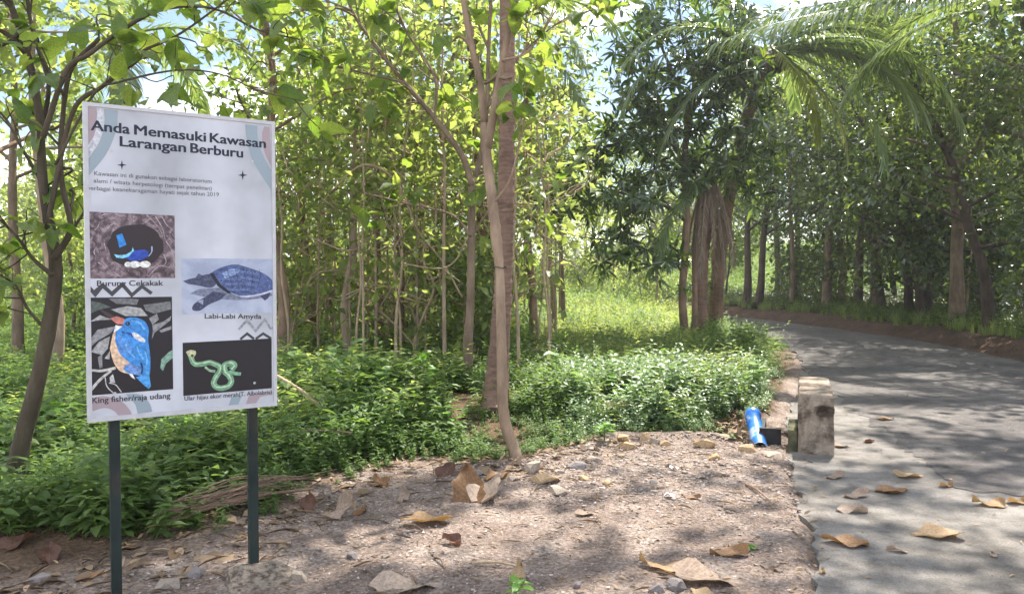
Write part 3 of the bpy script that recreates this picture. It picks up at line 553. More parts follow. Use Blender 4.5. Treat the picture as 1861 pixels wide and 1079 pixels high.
poly('bird_body', sm2(Q(Z5, [(290, 390), (350, 340), (380, 275), (460, 262), (540, 290), (585, 360), (582, 470), (600, 620), (595, 770), (560, 790), (480, 780), (400, 760), (360, 720), (420, 680), (330, 590), (285, 470)])), (.045, .26, .66), pk, 5.5)
poly('bird_belly', Q(Z5, [(400, 760), (440, 770), (465, 820), (430, 800)]), (.75, .7, .68), pk, 5.2)
poly('bird_wing', sm2(Q(Z5, [(360, 690), (440, 680), (520, 730), (510, 785), (420, 760)])), (.16, .3, .62), pk, 6); poly('bird_wing', sm2(Q(Z5, [(300, 400), (400, 480), (440, 560), (380, 600), (320, 560)])), (.10, .28, .68), pk, 6)
poly('bird_tail', Q(Z5, [(470, 800), (540, 780), (580, 690), (590, 780), (605, 880), (585, 908), (540, 870)]), (.07, .33, .72), pk, 6); poly('bird_patch', sm2(Q(Z5, [(435, 402), (470, 400), (550, 460), (545, 485), (490, 470), (440, 430)])), (.78, .76, .72), pk, 6)
poly('bird_eye', Q(Z5, oval(398, 318, 22, 20, 14)), (.01, .01, .015), pk, 6); ribbon('bird_stripe', Q(Z5, [(340, 390), (420, 410), (450, 440)]), 3, (.012, .05, .3), pk, 6); ribbon('bird_stripe', Q(Z5, [(515, 670), (530, 720), (520, 770)]), 3, (.01, .03, .1), pk, 6.3)
for a in ([(430, 290), (500, 310), (550, 370)], [(480, 520), (500, 580), (540, 640)], [(380, 500), (400, 560), (460, 620)], [(550, 560), (570, 640), (560, 720)]): ribbon('bird_feather', Q(Z5, a), 2.2, (.16, .45, .8), pk, 6.5)
BB = [(290, 390), (350, 340), (380, 275), (460, 262), (540, 290), (585, 360), (582, 470), (600, 620), (595, 770), (560, 790), (480, 780), (400, 760), (360, 720), (420, 680), (330, 590), (285, 470)]
strokes('plumage', pk, Q(Z5, BB), 220, 5.5, 1.0, lambda x, y: 60, [(.02, .12, .42), (.06, .3, .7), (.16, .45, .82), (.03, .18, .55)], 6.4, 9)
strokes('plumage', pk, Q(Z5, [(265, 420), (310, 410), (410, 640), (420, 750), (335, 740), (275, 660), (243, 540)]), 50, 4.5, .9, lambda x, y: 70, [(.6, .36, .22), (.78, .6, .45)], 5.3, 10)
ps = poly('snake_picture', Q(Z6, [(43, 634), (648, 607), (652, 948), (48, 998)]), K, sign, 1); ps['label'] = 'printed picture of a green snake on black'
GR, GL = (.17, .34, .2), (.42, .6, .4)
ribbon('snake_tail', Q(Z6, [(360, 835), (400, 845), (440, 850)]), (7, 6), (.2, .42, .26), ps, 2.4)
for c, d, lay in ((GR, 0, 3), (GL, 4.6, 3.4)):
    ribbon('snake_body', Q(Z6, [(95, 715-d*.6), (120, 775-d), (170, 780-d), (230, 770-d), (290, 795-d), (300, 820), (270, 870), (255, 915), (290, 945-d), (350, 935-d), (375, 900), (360, 860), (330, 830), (330, 790-d), (370, 775-d), (395, 790), (375, 820)]), (9, 11.5) if d == 0 else (2.2, 3), c, ps, lay, 8)
poly('snake_head', sm2(Q(Z6, [(65, 695), (95, 683), (130, 690), (132, 715), (110, 735), (80, 725)])), (.5, .52, .3), ps, 4); poly('snake_eye', Q(Z6, oval(108, 722, 10, 9, 12)), (.05, .03, .02), ps, 4.5); ribbon('snake_body', Q(Z6, [(195, 800), (230, 825), (265, 830)]), (4, 5), (.25, .4, .26), ps, 2.6)
# ------------------------------------------------------------------ single leaf blades (shared meshes)
def blade(name, Ln, Wd, mat, prof=.7, fold=.15, curl=.3, wav=.05, seed=0, nu=8, nv=4, jag=0., roll=0., stalk=.0):
    g = np.random.default_rng(seed); v, f, uv = [], [], []; ph = g.uniform(0, 6, 4)
    for i in range(nu+1):
        u = i/nu; wd = max(.02, math.sin(math.pi*min(1, u*.97+.03)**prof))**.85*Wd/2*(1+jag*math.sin(u*17+ph[0])*(u > .1))
        for j in range(nv+1):
            s = -1+2*j/nv; sj = s*(1+jag*.5*g.uniform(-1, 1)*(abs(s) > .9))
            x = Ln*(u + (.12 if prof < .65 else 0)*(-abs(s)**2)*(1-u)**3); y = wd*sj
            z = fold*abs(y) - curl*Ln*u*u + wav*Ln*(math.sin(u*9+ph[1]+s*2)*abs(s) + .6*math.sin(u*5+ph[2]-s*3)) + roll*Wd*(abs(s)**2.5)*(.4+.6*math.sin(u*4+ph[3]+(s > 0)*1.5))
            v.append((x, y*(1-.35*min(1, abs(roll))*abs(s)), z)); uv.append((u, .5+.5*s))
    for i in range(nu):
        for j in range(nv):
            a = i*(nv+1)+j; f.append((a, a+nv+1, a+nv+2, a+1))
    if stalk:
        k = len(v); v += [(-stalk, -.002, stalk*.25), (-stalk, .002, stalk*.25), (.01, .003, .002), (.01, -.003, .002)]; uv += [(0, .5)]*4; f.append((k, k+1, k+2, k+3))
    me = mesh(name, v, f, mat, True, uv); return me
BIG = [blade('leaf', 1, .78, M_big, .52, .18, .22, .03, s, 8, 4) for s in range(3)] + [blade('leaf', 1, .62, M_big, .62, .22, .35, .04, 9+s, 8, 4) for s in range(3)]
MANGO = [blade('leaf', 1, .22, M_mango, .85, .3, .28, .02, 30+s, 5, 2) for s in range(3)]; MANGO_LIT = [blade('leaf', 1, .24, M_mangolit, .85, .3, .2, .02, 40+s, 5, 2) for s in range(2)]
def put_leaf(me, parent, p, d, n, s, name='leaf'):
    d = Vector(d).normalized(); n = Vector(n); y = n.cross(d)
    y = y.normalized() if y.length > 1e-4 else d.orthogonal().normalized(); z = d.cross(y)
    o = bpy.data.objects.new(name, me); COL.objects.link(o); o.parent = parent
    m = Matrix((d, y, z)).transposed().to_4x4(); m = Matrix.Translation(Vector(p)) @ m @ Matrix.Scale(s, 4); o.matrix_local = m
    return o
def leafy_tree(name, label, base, trunk_pts, trunk_rad, branches, M_b, leaf_meshes, size, cat='tree', seed=1, nseg=9, twig_len=.4):
    """hand-laid tree; trunk_pts and branches in world metres; branches: (points, r0, r1, n_twigs, leaves_per_twig)"""
    g = np.random.default_rng(seed); base = Vector(base); t = empty(name, base, 0, label, cat)
    pr = spline([(*p, r) for p, r in zip(trunk_pts, trunk_rad)], 6)
    v, f = tube([Vector(q[:3])-base for q in pr], [q[3] for q in pr], nseg, .07, True, g); link('trunk', mesh('trunk', v, f, M_b, True), t)
    for pts, r0, r1, ntw, lpt in branches:
        P = spline([tuple(p) for p in pts], 7); n = len(P); parts = [tube([Vector(q)-base for q in P], [r0+(r1-r0)*i/(n-1) for i in range(n)], 6, .08, True, g)]
        tw = []; lf = []
        for k in range(ntw):
            a = .25+.75*(k+g.random())/ntw; i = min(n-2, int(a*(n-1))); p = np.array(P[i]); d = unit(np.array(P[i+1])-p)
            dv = unit(d*.5+g.normal(0, .55, 3)+np.array([0, -.1, .15])); ln = twig_len*g.uniform(.5, 1.3)
            q = [p, p+dv*ln*.4+g.normal(0, .03, 3), p+dv*ln*.75+g.normal(0, .05, 3), p+dv*ln+np.array([0, 0, -.06])]
            parts.append(tube([Vector(x)-base for x in spline(q, 3)], list(np.linspace(max(r1, .004), .0025, 10)), 4, 0, False, g))
            for m in range(lpt):
                b = .35+.65*(m+g.random())/lpt; x = q[1]+(q[3]-q[1])*b; lf.append((x, dv, ln))
        v, f = merge(parts); br = link('branch', mesh('branch', v, f, M_b, True), t)
        for x, dv, ln in lf:
            dl = unit(dv*.4+g.normal(0, .6, 3)+np.array([0, 0, -.25])); nn = unit(np.array([0, 0, 1])+g.normal(0, .38, 3)); s = size*g.uniform(.55, 1.25)
            put_leaf(leaf_meshes[int(g.integers(len(leaf_meshes)))], br, Vector(x+dl*.02)-base, dl, nn, s)
    return t
# ------------------------------------------------------------------ left foreground tree
PT = lambda lst, Y: [A(x, y, Y+(k[0] if (k := z) else 0)) for x, y, *z in lst]
D0 = 5.0
lb = G(8, 932); lb.z = hz(lb.x, lb.y)-.05
tp = [lb] + PT([(33, 830), (60, 725), (82, 630), (98, 530), (100, 470), (88, 400), (77, 320), (74, 230)], 5.0)
brs = [
 (PT([(74, 232), (62, 150), (40, 70), (14, -10), (-20, -130)], 5.0), .026, .016, 8, 3),
 (PT([(76, 236), (88, 150), (60, 60), (48, -40), (60, -150)], 5.1), .016, .008, 7, 4),
 (PT([(98, 470), (128, 415), (112, 330), (112, 240), (128, 130), (180, 70)], 4.9), .02, .012, 7, 4),
 (PT([(78, 250), (120, 130), (160, 100), (215, 60), (280, 22), (345, 12), (400, 20), (470, 55), (545, 72)], 4.7), .017, .004, 10, 3),
 (PT([(84, 420), (130, 210), (185, 158), (250, 110), (262, 92), (330, 60), (420, -5)], 4.85), .016, .005, 9, 3),
 (PT([(100, 300), (170, 172), (215, 150), (320, 128), (400, 135), (470, 165), (560, 186)], 4.6), .008, .003, 7, 3),
 (PT([(95, 500), (60, 470), (30, 430), (-20, 380)], 4.9), .014, .006, 8, 4),
 (PT([(100, 480), (130, 420), (150, 390), (170, 350), (200, 320)], 5.3), .012, .005, 6, 4),
 (PT([(75, 330), (40, 270), (5, 210), (-60, 160)], 5.2), .013, .006, 8, 4),
 (PT([(14, -10), (120, -60), (260, -100), (420, -120)], 5.0), .014, .006, 8, 4),
 (PT([(84, 600), (50, 560), (30, 520), (0, 500)], 5.2), .012, .005, 6, 4),
]
leafy_tree('broad_leaved_tree', 'leaning mossy tree with arching branches and big lime leaves left of the sign', lb, tp, [.066, .056, .05, .045, .042, .038, .033, .028, .024], brs, M_barkmoss, BIG, .15, seed=3, twig_len=.34)
# sapling with big leaves, mid left of the palm trunk
D1 = 10.4
sb = G(850, 700); sb = Vector((sb.x*D1/sb.y, D1, 0)); sb = A(850, 700, D1); sb.z = hz(sb.x, D1)-.05
tp = [sb] + PT([(851, 640), (855, 540), (857, 430), (858, 335)], D1)
brs = [
 (PT([(858, 336), (838, 280), (790, 215), (735, 150), (680, 80), (640, 20), (615, -60)], 10.2), .045, .014, 10, 4),
 (PT([(858, 336), (872, 290), (884, 200), (888, 90), (893, -20)], 10.5), .04, .02, 7, 3),
 (PT([(790, 215), (790, 140), (740, 60), (700, -30)], 10.0), .02, .01, 8, 5),
 (PT([(735, 150), (650, 130), (580, 110), (520, 60)], 9.9), .016, .007, 10, 5),
 (PT([(857, 430), (820, 390), (740, 370), (660, 350)], 10.0), .02, .008, 8, 3),
 (PT([(857, 430), (880, 395), (905, 370), (960, 330)], 10.8), .018, .008, 7, 3),
 (PT([(640, 20), (590, 0), (520, -30), (440, -40)], 9.8), .014, .006, 8, 5),
 (PT([(884, 200), (930, 120), (990, 60), (1050, 20)], 10.1), .018, .007, 9, 5),
]
leafy_tree('young_broad_leaved_tree', 'forked young tree with big leaves just left of the ringed palm trunk', sb, tp, [.075, .062, .055, .05, .046], brs, M_bark, BIG, .25, seed=5, twig_len=.75)
# pale tree with a bent foot in front of the palm, twin stems above
cb = G(946, 846); cb.z = -.06
tp = [cb] + [A(x, y, Y) for x, y, Y in ((934, 815, 6.32), (920, 775, 6.34), (914, 730, 6.36), (912, 642, 6.42), (910, 560, 6.5), (908, 490, 6.58), (903, 440, 6.64), (894, 360, 6.74), (885, 285, 6.84), (881, 225, 6.9))]
D2 = 6.9
brs = [(PT([(881, 226), (872, 150), (852, 60), (838, -40), (830, -140), (860, -420)], D2), .034, .018, 6, 3),
       (PT([(886, 270), (900, 190), (912, 120), (928, 40), (948, -60), (1010, -350)], D2-.05), .037, .02, 6, 3),
       (PT([(912, 110), (950, 100), (975, 75), (1010, 20)], D2-.1), .014, .006, 7, 4),
       (PT([(896, 370), (925, 330), (945, 260), (955, 200)], D2-.2), .012, .005, 5, 3)]
pale = leafy_tree('pale_tree', 'pale tree with a bent foot and twin upper stems in front of the ringed palm', cb, tp, [.056, .05, .046, .044, .042, .04, .037, .046, .044, .042, .039], brs, M_polebark, BIG, .17, seed=8, twig_len=.5)
def cloud(parent, base, blobs, nleaf, ls, mat, seed, name='crown'):
    """leaf clumps high in a crown, with open gaps between them"""
    q = np.random.default_rng(seed); P, D_ = [], []
    for c, r, k in blobs:
        cc = np.array(c)-np.array(base)+q.normal(0, 1, (k, 3))*np.array([r, r, r*.4]); P.append(cc)
    C_ = np.concatenate(P); ix = q.integers(0, len(C_), nleaf); pos = C_[ix]+q.normal(0, .22, (nleaf, 3)); d = q.normal(0, 1, (nleaf, 3))+np.array([0, 0, -.3]); nn = np.array([0, 0, 1.])+q.normal(0, .45, (nleaf, 3)); s_ = ls*q.uniform(.6, 1.3, nleaf)
    o = link(name, tri_mesh(name, *leaves(pos, d, nn, s_, s_*.62, LEAF_D, None, q)[:2], mat, np.repeat(q.random(nleaf), 4)), parent); return o
cloud(pale, cb, [((.6, 8.0, 8.2), 1.5, 26), ((-1.2, 8.2, 7.6), 1.0, 12), ((2.2, 8.6, 8.4), 1.2, 16)], 1500, .22, M_lime, 14)
pole = pale
# ------------------------------------------------------------------ coconut palms
def palm_trunk(pts, rads, ring=.085, seed=0, flare=True):
    g = np.random.default_rng(seed); P = spline([(*p, r) for p, r in zip(pts, rads)], 8)
    d = np.r_[0, np.cumsum([np.linalg.norm(P[i+1][:3]-P[i][:3]) for i in range(len(P)-1)])]; P = np.array(P)
    s, o = 0., []
    while s < d[-1]: o += [(s, 1.0), (s+ring*.25*g.uniform(.4, 1.6), g.uniform(1.02, 1.055))]; s += ring*g.uniform(.75, 1.3)
    o.append((d[-1], 1.)); o = [(a, b) for a, b in o if a <= d[-1]]
    pts2 = [Vector([np.interp(a, d, P[:, k]) for k in range(3)]) for a, b in o]; rr = [float(np.interp(a, d, P[:, 3]))*b for a, b in o]
    return tube(pts2, rr, 14, .035, True, g)
def frond_mesh(name, Ln, el, droop, mat, seed, nl=62, lmax=.62, hang=.5, wd=.028, yaw=0., vee=.35):
    g = np.random.default_rng(seed); n = 26; P = [np.zeros(3)]; T = []
    for i in range(n):
        a = el-droop*((i+.5)/n)**1.35; d = np.array([math.cos(a), .0, math.sin(a)]); d[1] = yaw*math.sin(i/n*2); d = unit(d); T.append(d); P.append(P[-1]+d*Ln/n)
    T.append(T[-1]); P = np.array(P); T = np.array(T)
    v, f = tube([Vector(p) for p in P], [.03*(1-.88*i/n)+.002 for i in range(n+1)], 5, 0, True, g)
    V = [np.array([tuple(x) for x in v])]; F = []
    for q in f:
        for k in range(1, len(q)-1): F.append((q[0], q[k], q[k+1]))
    F = [np.array(F)]; TI = [np.full(len(v), .8)]; o = len(v)
    for k in range(nl):
        t = .1+.9*(k+.5)/nl
        for sd in (-1, 1):
            if g.random() < .05: continue
            i = min(n-1, int(t*n)); fr = t*n-i; p = P[i]*(1-fr)+P[i+1]*fr; d = T[i]; side = unit(np.cross(np.array([0, 0, 1.]), d))*sd; up = np.cross(d, side*sd)
            ll = lmax*(.35+.65*math.sin(math.pi*min(1, .12+t*.83))**.8)*g.uniform(.85, 1.12)
            dv = unit(side*(1-.45*t)+d*(.42+.6*t)+up*vee*(1-t)*g.uniform(.5, 1.3)+g.normal(0, .07, 3)); pts = [p]; c = dv.copy()
            for m in range(4): c = unit(c+np.array([0, 0, -hang*(.35+.3*m)*g.uniform(.7, 1.2)])); pts.append(pts[-1]+c*ll/4)
            wv = unit(np.cross(dv, up)+.15*up); ws = [.55, 1., .85, .5, .06]; L_ = []
            for m in range(5): L_ += [pts[m]-wv*wd*ws[m]/2, pts[m]+wv*wd*ws[m]/2]
            V.append(np.array(L_)); F.append(np.array([[2*m, 2*m+1, 2*m+3] for m in range(4)]+[[2*m, 2*m+3, 2*m+2] for m in range(4)])+o); TI.append(np.full(10, g.random())); o += 10
    return tri_mesh(name, np.concatenate(V), np.concatenate(F), mat, np.concatenate(TI))
FLONG = frond_mesh('frond', 5.2, R(0), R(20), M_palm, 11, 80, .85, .6, .045)
FR = [frond_mesh('frond', 3.3, R(48), R(95), M_palm, 1, hang=.22, wd=.044), frond_mesh('frond', 3.5, R(30), R(100), M_palm, 2, hang=.3, wd=.044), frond_mesh('frond', 3.2, R(8), R(85), M_palm, 3, hang=.4, wd=.044), frond_mesh('frond', 3.0, R(66), R(80), M_palm, 4, hang=.25, yaw=.2, wd=.044), frond_mesh('frond', 3.4, R(-15), R(65), M_palm, 5, hang=.32, yaw=-.15, wd=.044)]
FHANG = frond_mesh('frond', 4.3, R(12), R(88), M_palm, 12, 74, .6, .4, .044)
FY = frond_mesh('frond', 3.2, R(-25), R(55), M_palmy, 6, hang=.55, wd=.044); FD = [frond_mesh('dead_frond', 2.3, R(-62), R(26), M_deadpalm, 7, 44, .3, .9, .024), frond_mesh('dead_frond', 2.0, R(-72), R(16), M_deadpalm, 8, 40, .27, .8, .024)]
def frond(parent, me, C, az, sc=1., tilt=0., name='frond'):
    o = bpy.data.objects.new(name, me); COL.objects.link(o); o.parent = parent; o.location = C; o.rotation_euler = (0, tilt, az); o.scale = (sc,)*3; return o
M_coco = flat('coconut_husk', (.07, .055, .03), .6, .3, .4, 12.)
def palm(label, pts, rads, fr, seed=0, nuts=0, ring=.085, group=None):
    b = Vector(pts[0]); t = empty('coconut_palm', b, 0, label, 'palm', group)
    v, f = palm_trunk([Vector(p)-b for p in pts], rads, ring, seed); link('trunk', mesh('trunk', v, f, M_palmtrunk, False), t)
    C = Vector(pts[-1])-b; g = random.Random(seed)
    for me, az, sc, tl in fr: frond(t, me, C+Vector((.08*math.cos(R(az)), .08*math.sin(R(az)), g.uniform(-.1, .1))), R(az), sc, R(tl), me.name.split('.')[0])
    import bmesh
    for k in range(nuts):
        a = g.uniform(0, 6.3); bm = bmesh.new(); bmesh.ops.create_uvsphere(bm, u_segments=10, v_segments=7, radius=.1)
        for vv in bm.verts: vv.co.z *= 1.25
        me = bpy.data.meshes.new('coconut'); bm.to_mesh(me); bm.free(); o = link('coconut', me, t, M_coco); o.location = C+Vector((.2*math.cos(a), .2*math.sin(a), -.22-.1*g.random()))
    return t
# ringed trunk in the middle, crown above the frame
Dp = 8.55
b0 = G(896, 757); b0.z = hz(b0.x, b0.y)-.06
palm('tall coconut palm with a ringed reddish-brown trunk in the middle of the view', [b0] + PT([(900, 725), (907, 640), (915, 500), (920, 320), (922, 100), (921, -100), (915, -450), (905, -800)], Dp), [.19, .15, .112, .094, .086, .082, .08, .078, .075],
     [(FR[k % 5], 12+k*31, 1.15, 0) for k in range(12)], 3, 5)
CY = 17.0
pbase = A(1272, 628, CY); pbase.z = -.1
palm('short palm with a skirt of dead brown fronds behind the mango tree', [pbase] + PT([(1272, 560), (1276, 480), (1284, 400), (1288, 318)], CY-.6), [.22, .15, .125, .12, .12],
     [(FD[k % 2], k*30+5, .72+.14*(k % 3), 0) for k in range(12)] + [(FD[1], 300, 1.05, 0), (FHANG, 205, .62, 0), (FHANG, 180, .6, 0), (FR[4], 200, .8, 0), (FR[2], 185, .9, 0), (FR[1], 165, .95, 0), (FR[0], 140, .9, 0), (FR[4], 228, .75, 8), (FR[0], 60, .9, 0), (FR[3], 100, .9, 0), (FR[1], 200, 1.0, -10)], 4, 0, .1)
pbase = A(1300, 606, 19); pbase.z = -.1
palm('leaning coconut palm whose bright arching fronds reach over the road', [pbase] + [A(x, y, Y) for x, y, Y in ((1303, 520, 18.2), (1318, 400, 17.4), (1345, 260, 16.6), (1375, 160, 16), (1396, 96, 15.6))], [.2, .15, .13, .12, .12, .12],
     [(FHANG, -8, 1, 0), (FHANG, -38, .95, 4), (FHANG, 196, .85, 0), (FR[0], 4, .95, 0), (FR[1], -6, .92, 0), (FR[1], 10, 1.05, -8), (FR[2], -4, 1.1, -4), (FR[2], -14, 1.0, 0), (FR[4], -30, 1.0, 8), (FY, -24, .85, 10), (FY, -62, .75, 12), (FR[2], 172, 1.0, 0), (FR[1], 190, 1.0, 0), (FR[0], 150, 1, 0), (FR[3], 90, 1, 0), (FR[1], 60, .9, 0), (FR[4], 205, .95, 0)], 5, 7, .1)
palm('coconut palm at the far right whose crown hangs over the road', [Vector((9.55, 13.4, .3)), Vector((9.45, 13.3, 2)), Vector((9.0, 13.1, 4.2)), Vector((8.35, 12.7, 5.8))], [.24, .17, .15, .14],
     [(FLONG, 182, 1, 0), (FLONG, 176, .85, -5), (FR[0], 170, 1.2, 0), (FR[2], 150, 1.15, 0), (FR[1], 120, 1.1, 0), (FR[3], 60, 1.1, 0), (FR[1], 20, 1.1, 0), (FR[2], -30, 1.1, 0)], 6, 5, .1)
pbase = A(225, 640, 14); pbase.z = -.1
palm('palm with feathery pale fronds showing above and behind the sign', [pbase] + PT([(222, 400), (216, 200), (212, 60)], 14), [.2, .15, .14, .13],
     [(FR[k % 5], 8+k*33, .92, 0) for k in range(11)], 7, 0)
pbase = A(884, 640, 15.7); pbase.z = -.1
palm('palm with dark drooping fronds behind the pale tree', [pbase] + PT([(880, 400), (868, 180), (858, 40)], 15.7), [.2, .15, .14, .13],
     [(FR[4], 190, .95, 0), (FR[4], 215, 1., 0), (FR[2], 170, 1.0, 0), (FR[2], 232, 1., 0), (FR[1], 200, 1.05, 0), (FR[0], 150, 1, 0), (FR[0], 40, 1, 0), (FR[1], -10, 1., 0), (FR[2], -40, 1., 0), (FR[4], -25, 1., 0), (FR[3], 90, 1, 0), (FR[1], 260, 1, 0), (FD[0], 205, 1.1, 0)], 8, 0)
# ------------------------------------------------------------------ mango tree in front of the palms
def mango():
    g = np.random.default_rng(12); base = A(1247, 628, 16.4); base.z = hz(base.x, base.y)-.08; Y = 16.2
    t = empty('mango_tree', base, 0, 'mango tree with dark drooping leaf whorls in front of the palms', 'tree')
    tp = [base] + PT([(1240, 540), (1246, 450), (1248, 380), (1244, 300), (1250, 200)], Y); P = spline([(*p, r) for p, r in zip(tp, (.1, .08, .078, .075, .07, .05))], 6)
    v, f = tube([Vector(q[:3])-base for q in P], [q[3] for q in P], 9, .06, True, g); link('trunk', mesh('trunk', v, f, M_barkwarm, True), t)
    v, f = tube([p-base for p in PT([(1262, 630), (1264, 540), (1262, 450), (1270, 360)], Y+.1)], [.08, .065, .06, .05], 8, .06, True, g); link('trunk', mesh('trunk', v, f, M_barkwarm, True), t)
    limbs = [([(1244, 500), (1225, 478), (1180, 455), (1120, 440), (1060, 425)], .03, -.4), ([(1246, 400), (1200, 370), (1130, 350), (1060, 350), (1010, 360)], .045, -.7), ([(1244, 330), (1180, 280), (1110, 250), (1060, 260)], .045, -.3), ([(1244, 300), (1190, 200), (1150, 130), (1110, 90)], .045, -.2),
             ([(1248, 260), (1260, 150), (1240, 60), (1230, -40)], .05, 0), ([(1250, 220), (1300, 130), (1345, 75), (1360, 40)], .045, -.8), ([(1248, 320), (1300, 270), (1340, 240), (1370, 250)], .04, -.6), ([(1247, 360), (1290, 320), (1330, 300), (1365, 320)], .035, -.5), ([(1250, 240), (1300, 190), (1340, 160), (1375, 150)], .035, -.9),
             ([(1250, 200), (1200, 80), (1170, 10), (1150, -60)], .04, .2), ([(1252, 200), (1320, 60), (1330, -20)], .04, -.1), ([(1246, 300), (1215, 250), (1200, 190), (1180, 150)], .035, -.9)]
    mesh_n, parts = 0, []
    n_leaf = 0; rest = []
    for li, (pts, r0, dy) in enumerate(limbs):
        n = len(pts); P = spline([tuple(A(x, y, Y+dy*k/(n-1))) for k, (x, y) in enumerate(pts)], 6); m = len(P)
        v, f = tube([Vector(q)-base for q in P], [r0*(1-.8*i/(m-1)) for i in range(m)], 6, .05, True, g); lb_ = link('limb', mesh('limb', v, f, M_barkdark, True), t)
        for k in range(62 if li in (1, 2) else 44):
            a = .25+.8*g.random(); p = np.array(P[min(m-1, int(a*(m-1)))])+g.normal(0, [.36, .4, .3]); ax = unit(g.normal(0, .6, 3)+np.array([0, -.3, .3]))
            e1 = unit(np.cross(ax, [.3, .5, .8])); e2 = np.cross(ax, e1); nl = int(g.integers(8, 14)); young = (li in (5, 8) and k < 3)  # first whorls on two limbs get the brighter leaf, painted as sunlit
            for j in range(nl):
                q = 6.283*j/nl+g.normal(0, .2); d = unit((e1*math.cos(q)+e2*math.sin(q))*1.0+ax*g.uniform(-.1, .7)+np.array([0, 0, -.35])); s = g.uniform(.2, .34)
                if n_leaf < 290 and (young or g.random() < .06):
                    put_leaf(MANGO_LIT[j % 2] if young else MANGO[j % 3], lb_, Vector(p+d*.02)-base, d, ax+np.array([0, 0, .4]), s*(1.15 if young else 1)); n_leaf += 1
                else: rest.append((p+d*.02-np.array(base), d, ax+np.array([0, 0, .4]), s))
    pos, d, nn, s = (np.array(x) for x in zip(*rest)); tag(link('foliage', tri_mesh('foliage', *leaves(pos, d, nn, s, s*.24, LEAF_O)[:2], M_mango, np.repeat(g.random(len(s)), 8)), t), kind='stuff')
mango()
# ------------------------------------------------------------------ forest tree kinds (built once, then copied)
def tree_kind(seed, h, r, cb, cr, nl, nleaf, ls, M_l, lean=.3, tpl=LEAF_D, wob_=.06, sub=3):
    g = np.random.default_rng(seed); k = 7; lx, ly = g.normal(0, lean, 2)
    T = [(lx*(i/k)**1.5+g.normal(0, wob_)*(i > 0), ly*(i/k)**1.5+g.normal(0, wob_)*(i > 0), h*.94*i/k-.15*(i == 0), r*(1-.78*(i/k))*(1.25 if i == 0 else 1)) for i in range(k+1)]
    P = spline(T, 4); m = len(P); parts = [tube([Vector(p[:3]) for p in P], [p[3] for p in P], 8, .08, True, g)]; cen, dirs = [], []
    for i in range(nl):
        hh = cb+(h*.93-cb)*(i+g.random()*.7)/nl; j = min(m-1, int(hh/(h*.94)*(m-1))); p = np.array(P[j][:3]); az = 2.4*i+g.normal(0, .4); el = g.uniform(.15, .8)
        ln = cr*(1-.45*(hh-cb)/(h-cb))*g.uniform(.7, 1.15); d = np.array([math.cos(az)*math.cos(el), math.sin(az)*math.cos(el), math.sin(el)])
        q = [p, p+d*ln*.4, p+d*ln*.75+np.array([0, 0, -.03*ln])+g.normal(0, .08, 3), p+d*ln+np.array([0, 0, -.16*ln])+g.normal(0, .1, 3)]; Q_ = spline(q, 3)
        parts.append(tube([Vector(x) for x in Q_], list(np.linspace(P[j][3]*.5, .008, len(Q_))), 5, .05, False, g))
        for x in (.45, .65, .85, 1.): cen.append(Q_[min(len(Q_)-1, int(x*(len(Q_)-1)))]); dirs.append(d)
        for s in range(sub):
            a = g.uniform(.3, .9); b = Q_[int(a*(len(Q_)-1))]; d2 = unit(d+g.normal(0, .7, 3)); e = b+d2*ln*.45*g.uniform(.5, 1.2)
            parts.append(tube([Vector(b), Vector((b+e)/2+g.normal(0, .04, 3)), Vector(e)], [.012, .008, .004], 4, 0, False, g)); cen += [e, (b+e)/2]; dirs += [d2, d2]
    cen.append(np.array(P[-1][:3])); dirs.append(np.array([0, 0, 1.])); cen, dirs = np.array(cen), np.array(dirs)
    ix = g.integers(0, len(cen), nleaf); pos = cen[ix]+g.normal(0, 1, (nleaf, 3))*np.array([.33, .33, .24])*(cr/1.7)
    d = dirs[ix]*.5+g.normal(0, .6, (nleaf, 3))+np.array([0, 0, -.25]); nn = np.array([0, 0, 1.])+g.normal(0, .55, (nleaf, 3)); s = ls*g.uniform(.6, 1.3, nleaf)
    clump = g.random(len(cen))[ix]; ti = np.clip(.55*clump+.45*g.random(nleaf), 0, 1)
    V, F, TT = leaves(pos, d, nn, s, s*g.uniform(.5, .72, nleaf), tpl, ti, g); v, f = merge(parts)
    return v, f, tri_mesh('crown', V, F, M_l, TT)
def make_kind(M_b, *a, **k):
    v, f, cm = tree_kind(*a, **k); return mesh('trunk', v, f, M_b, True), cm
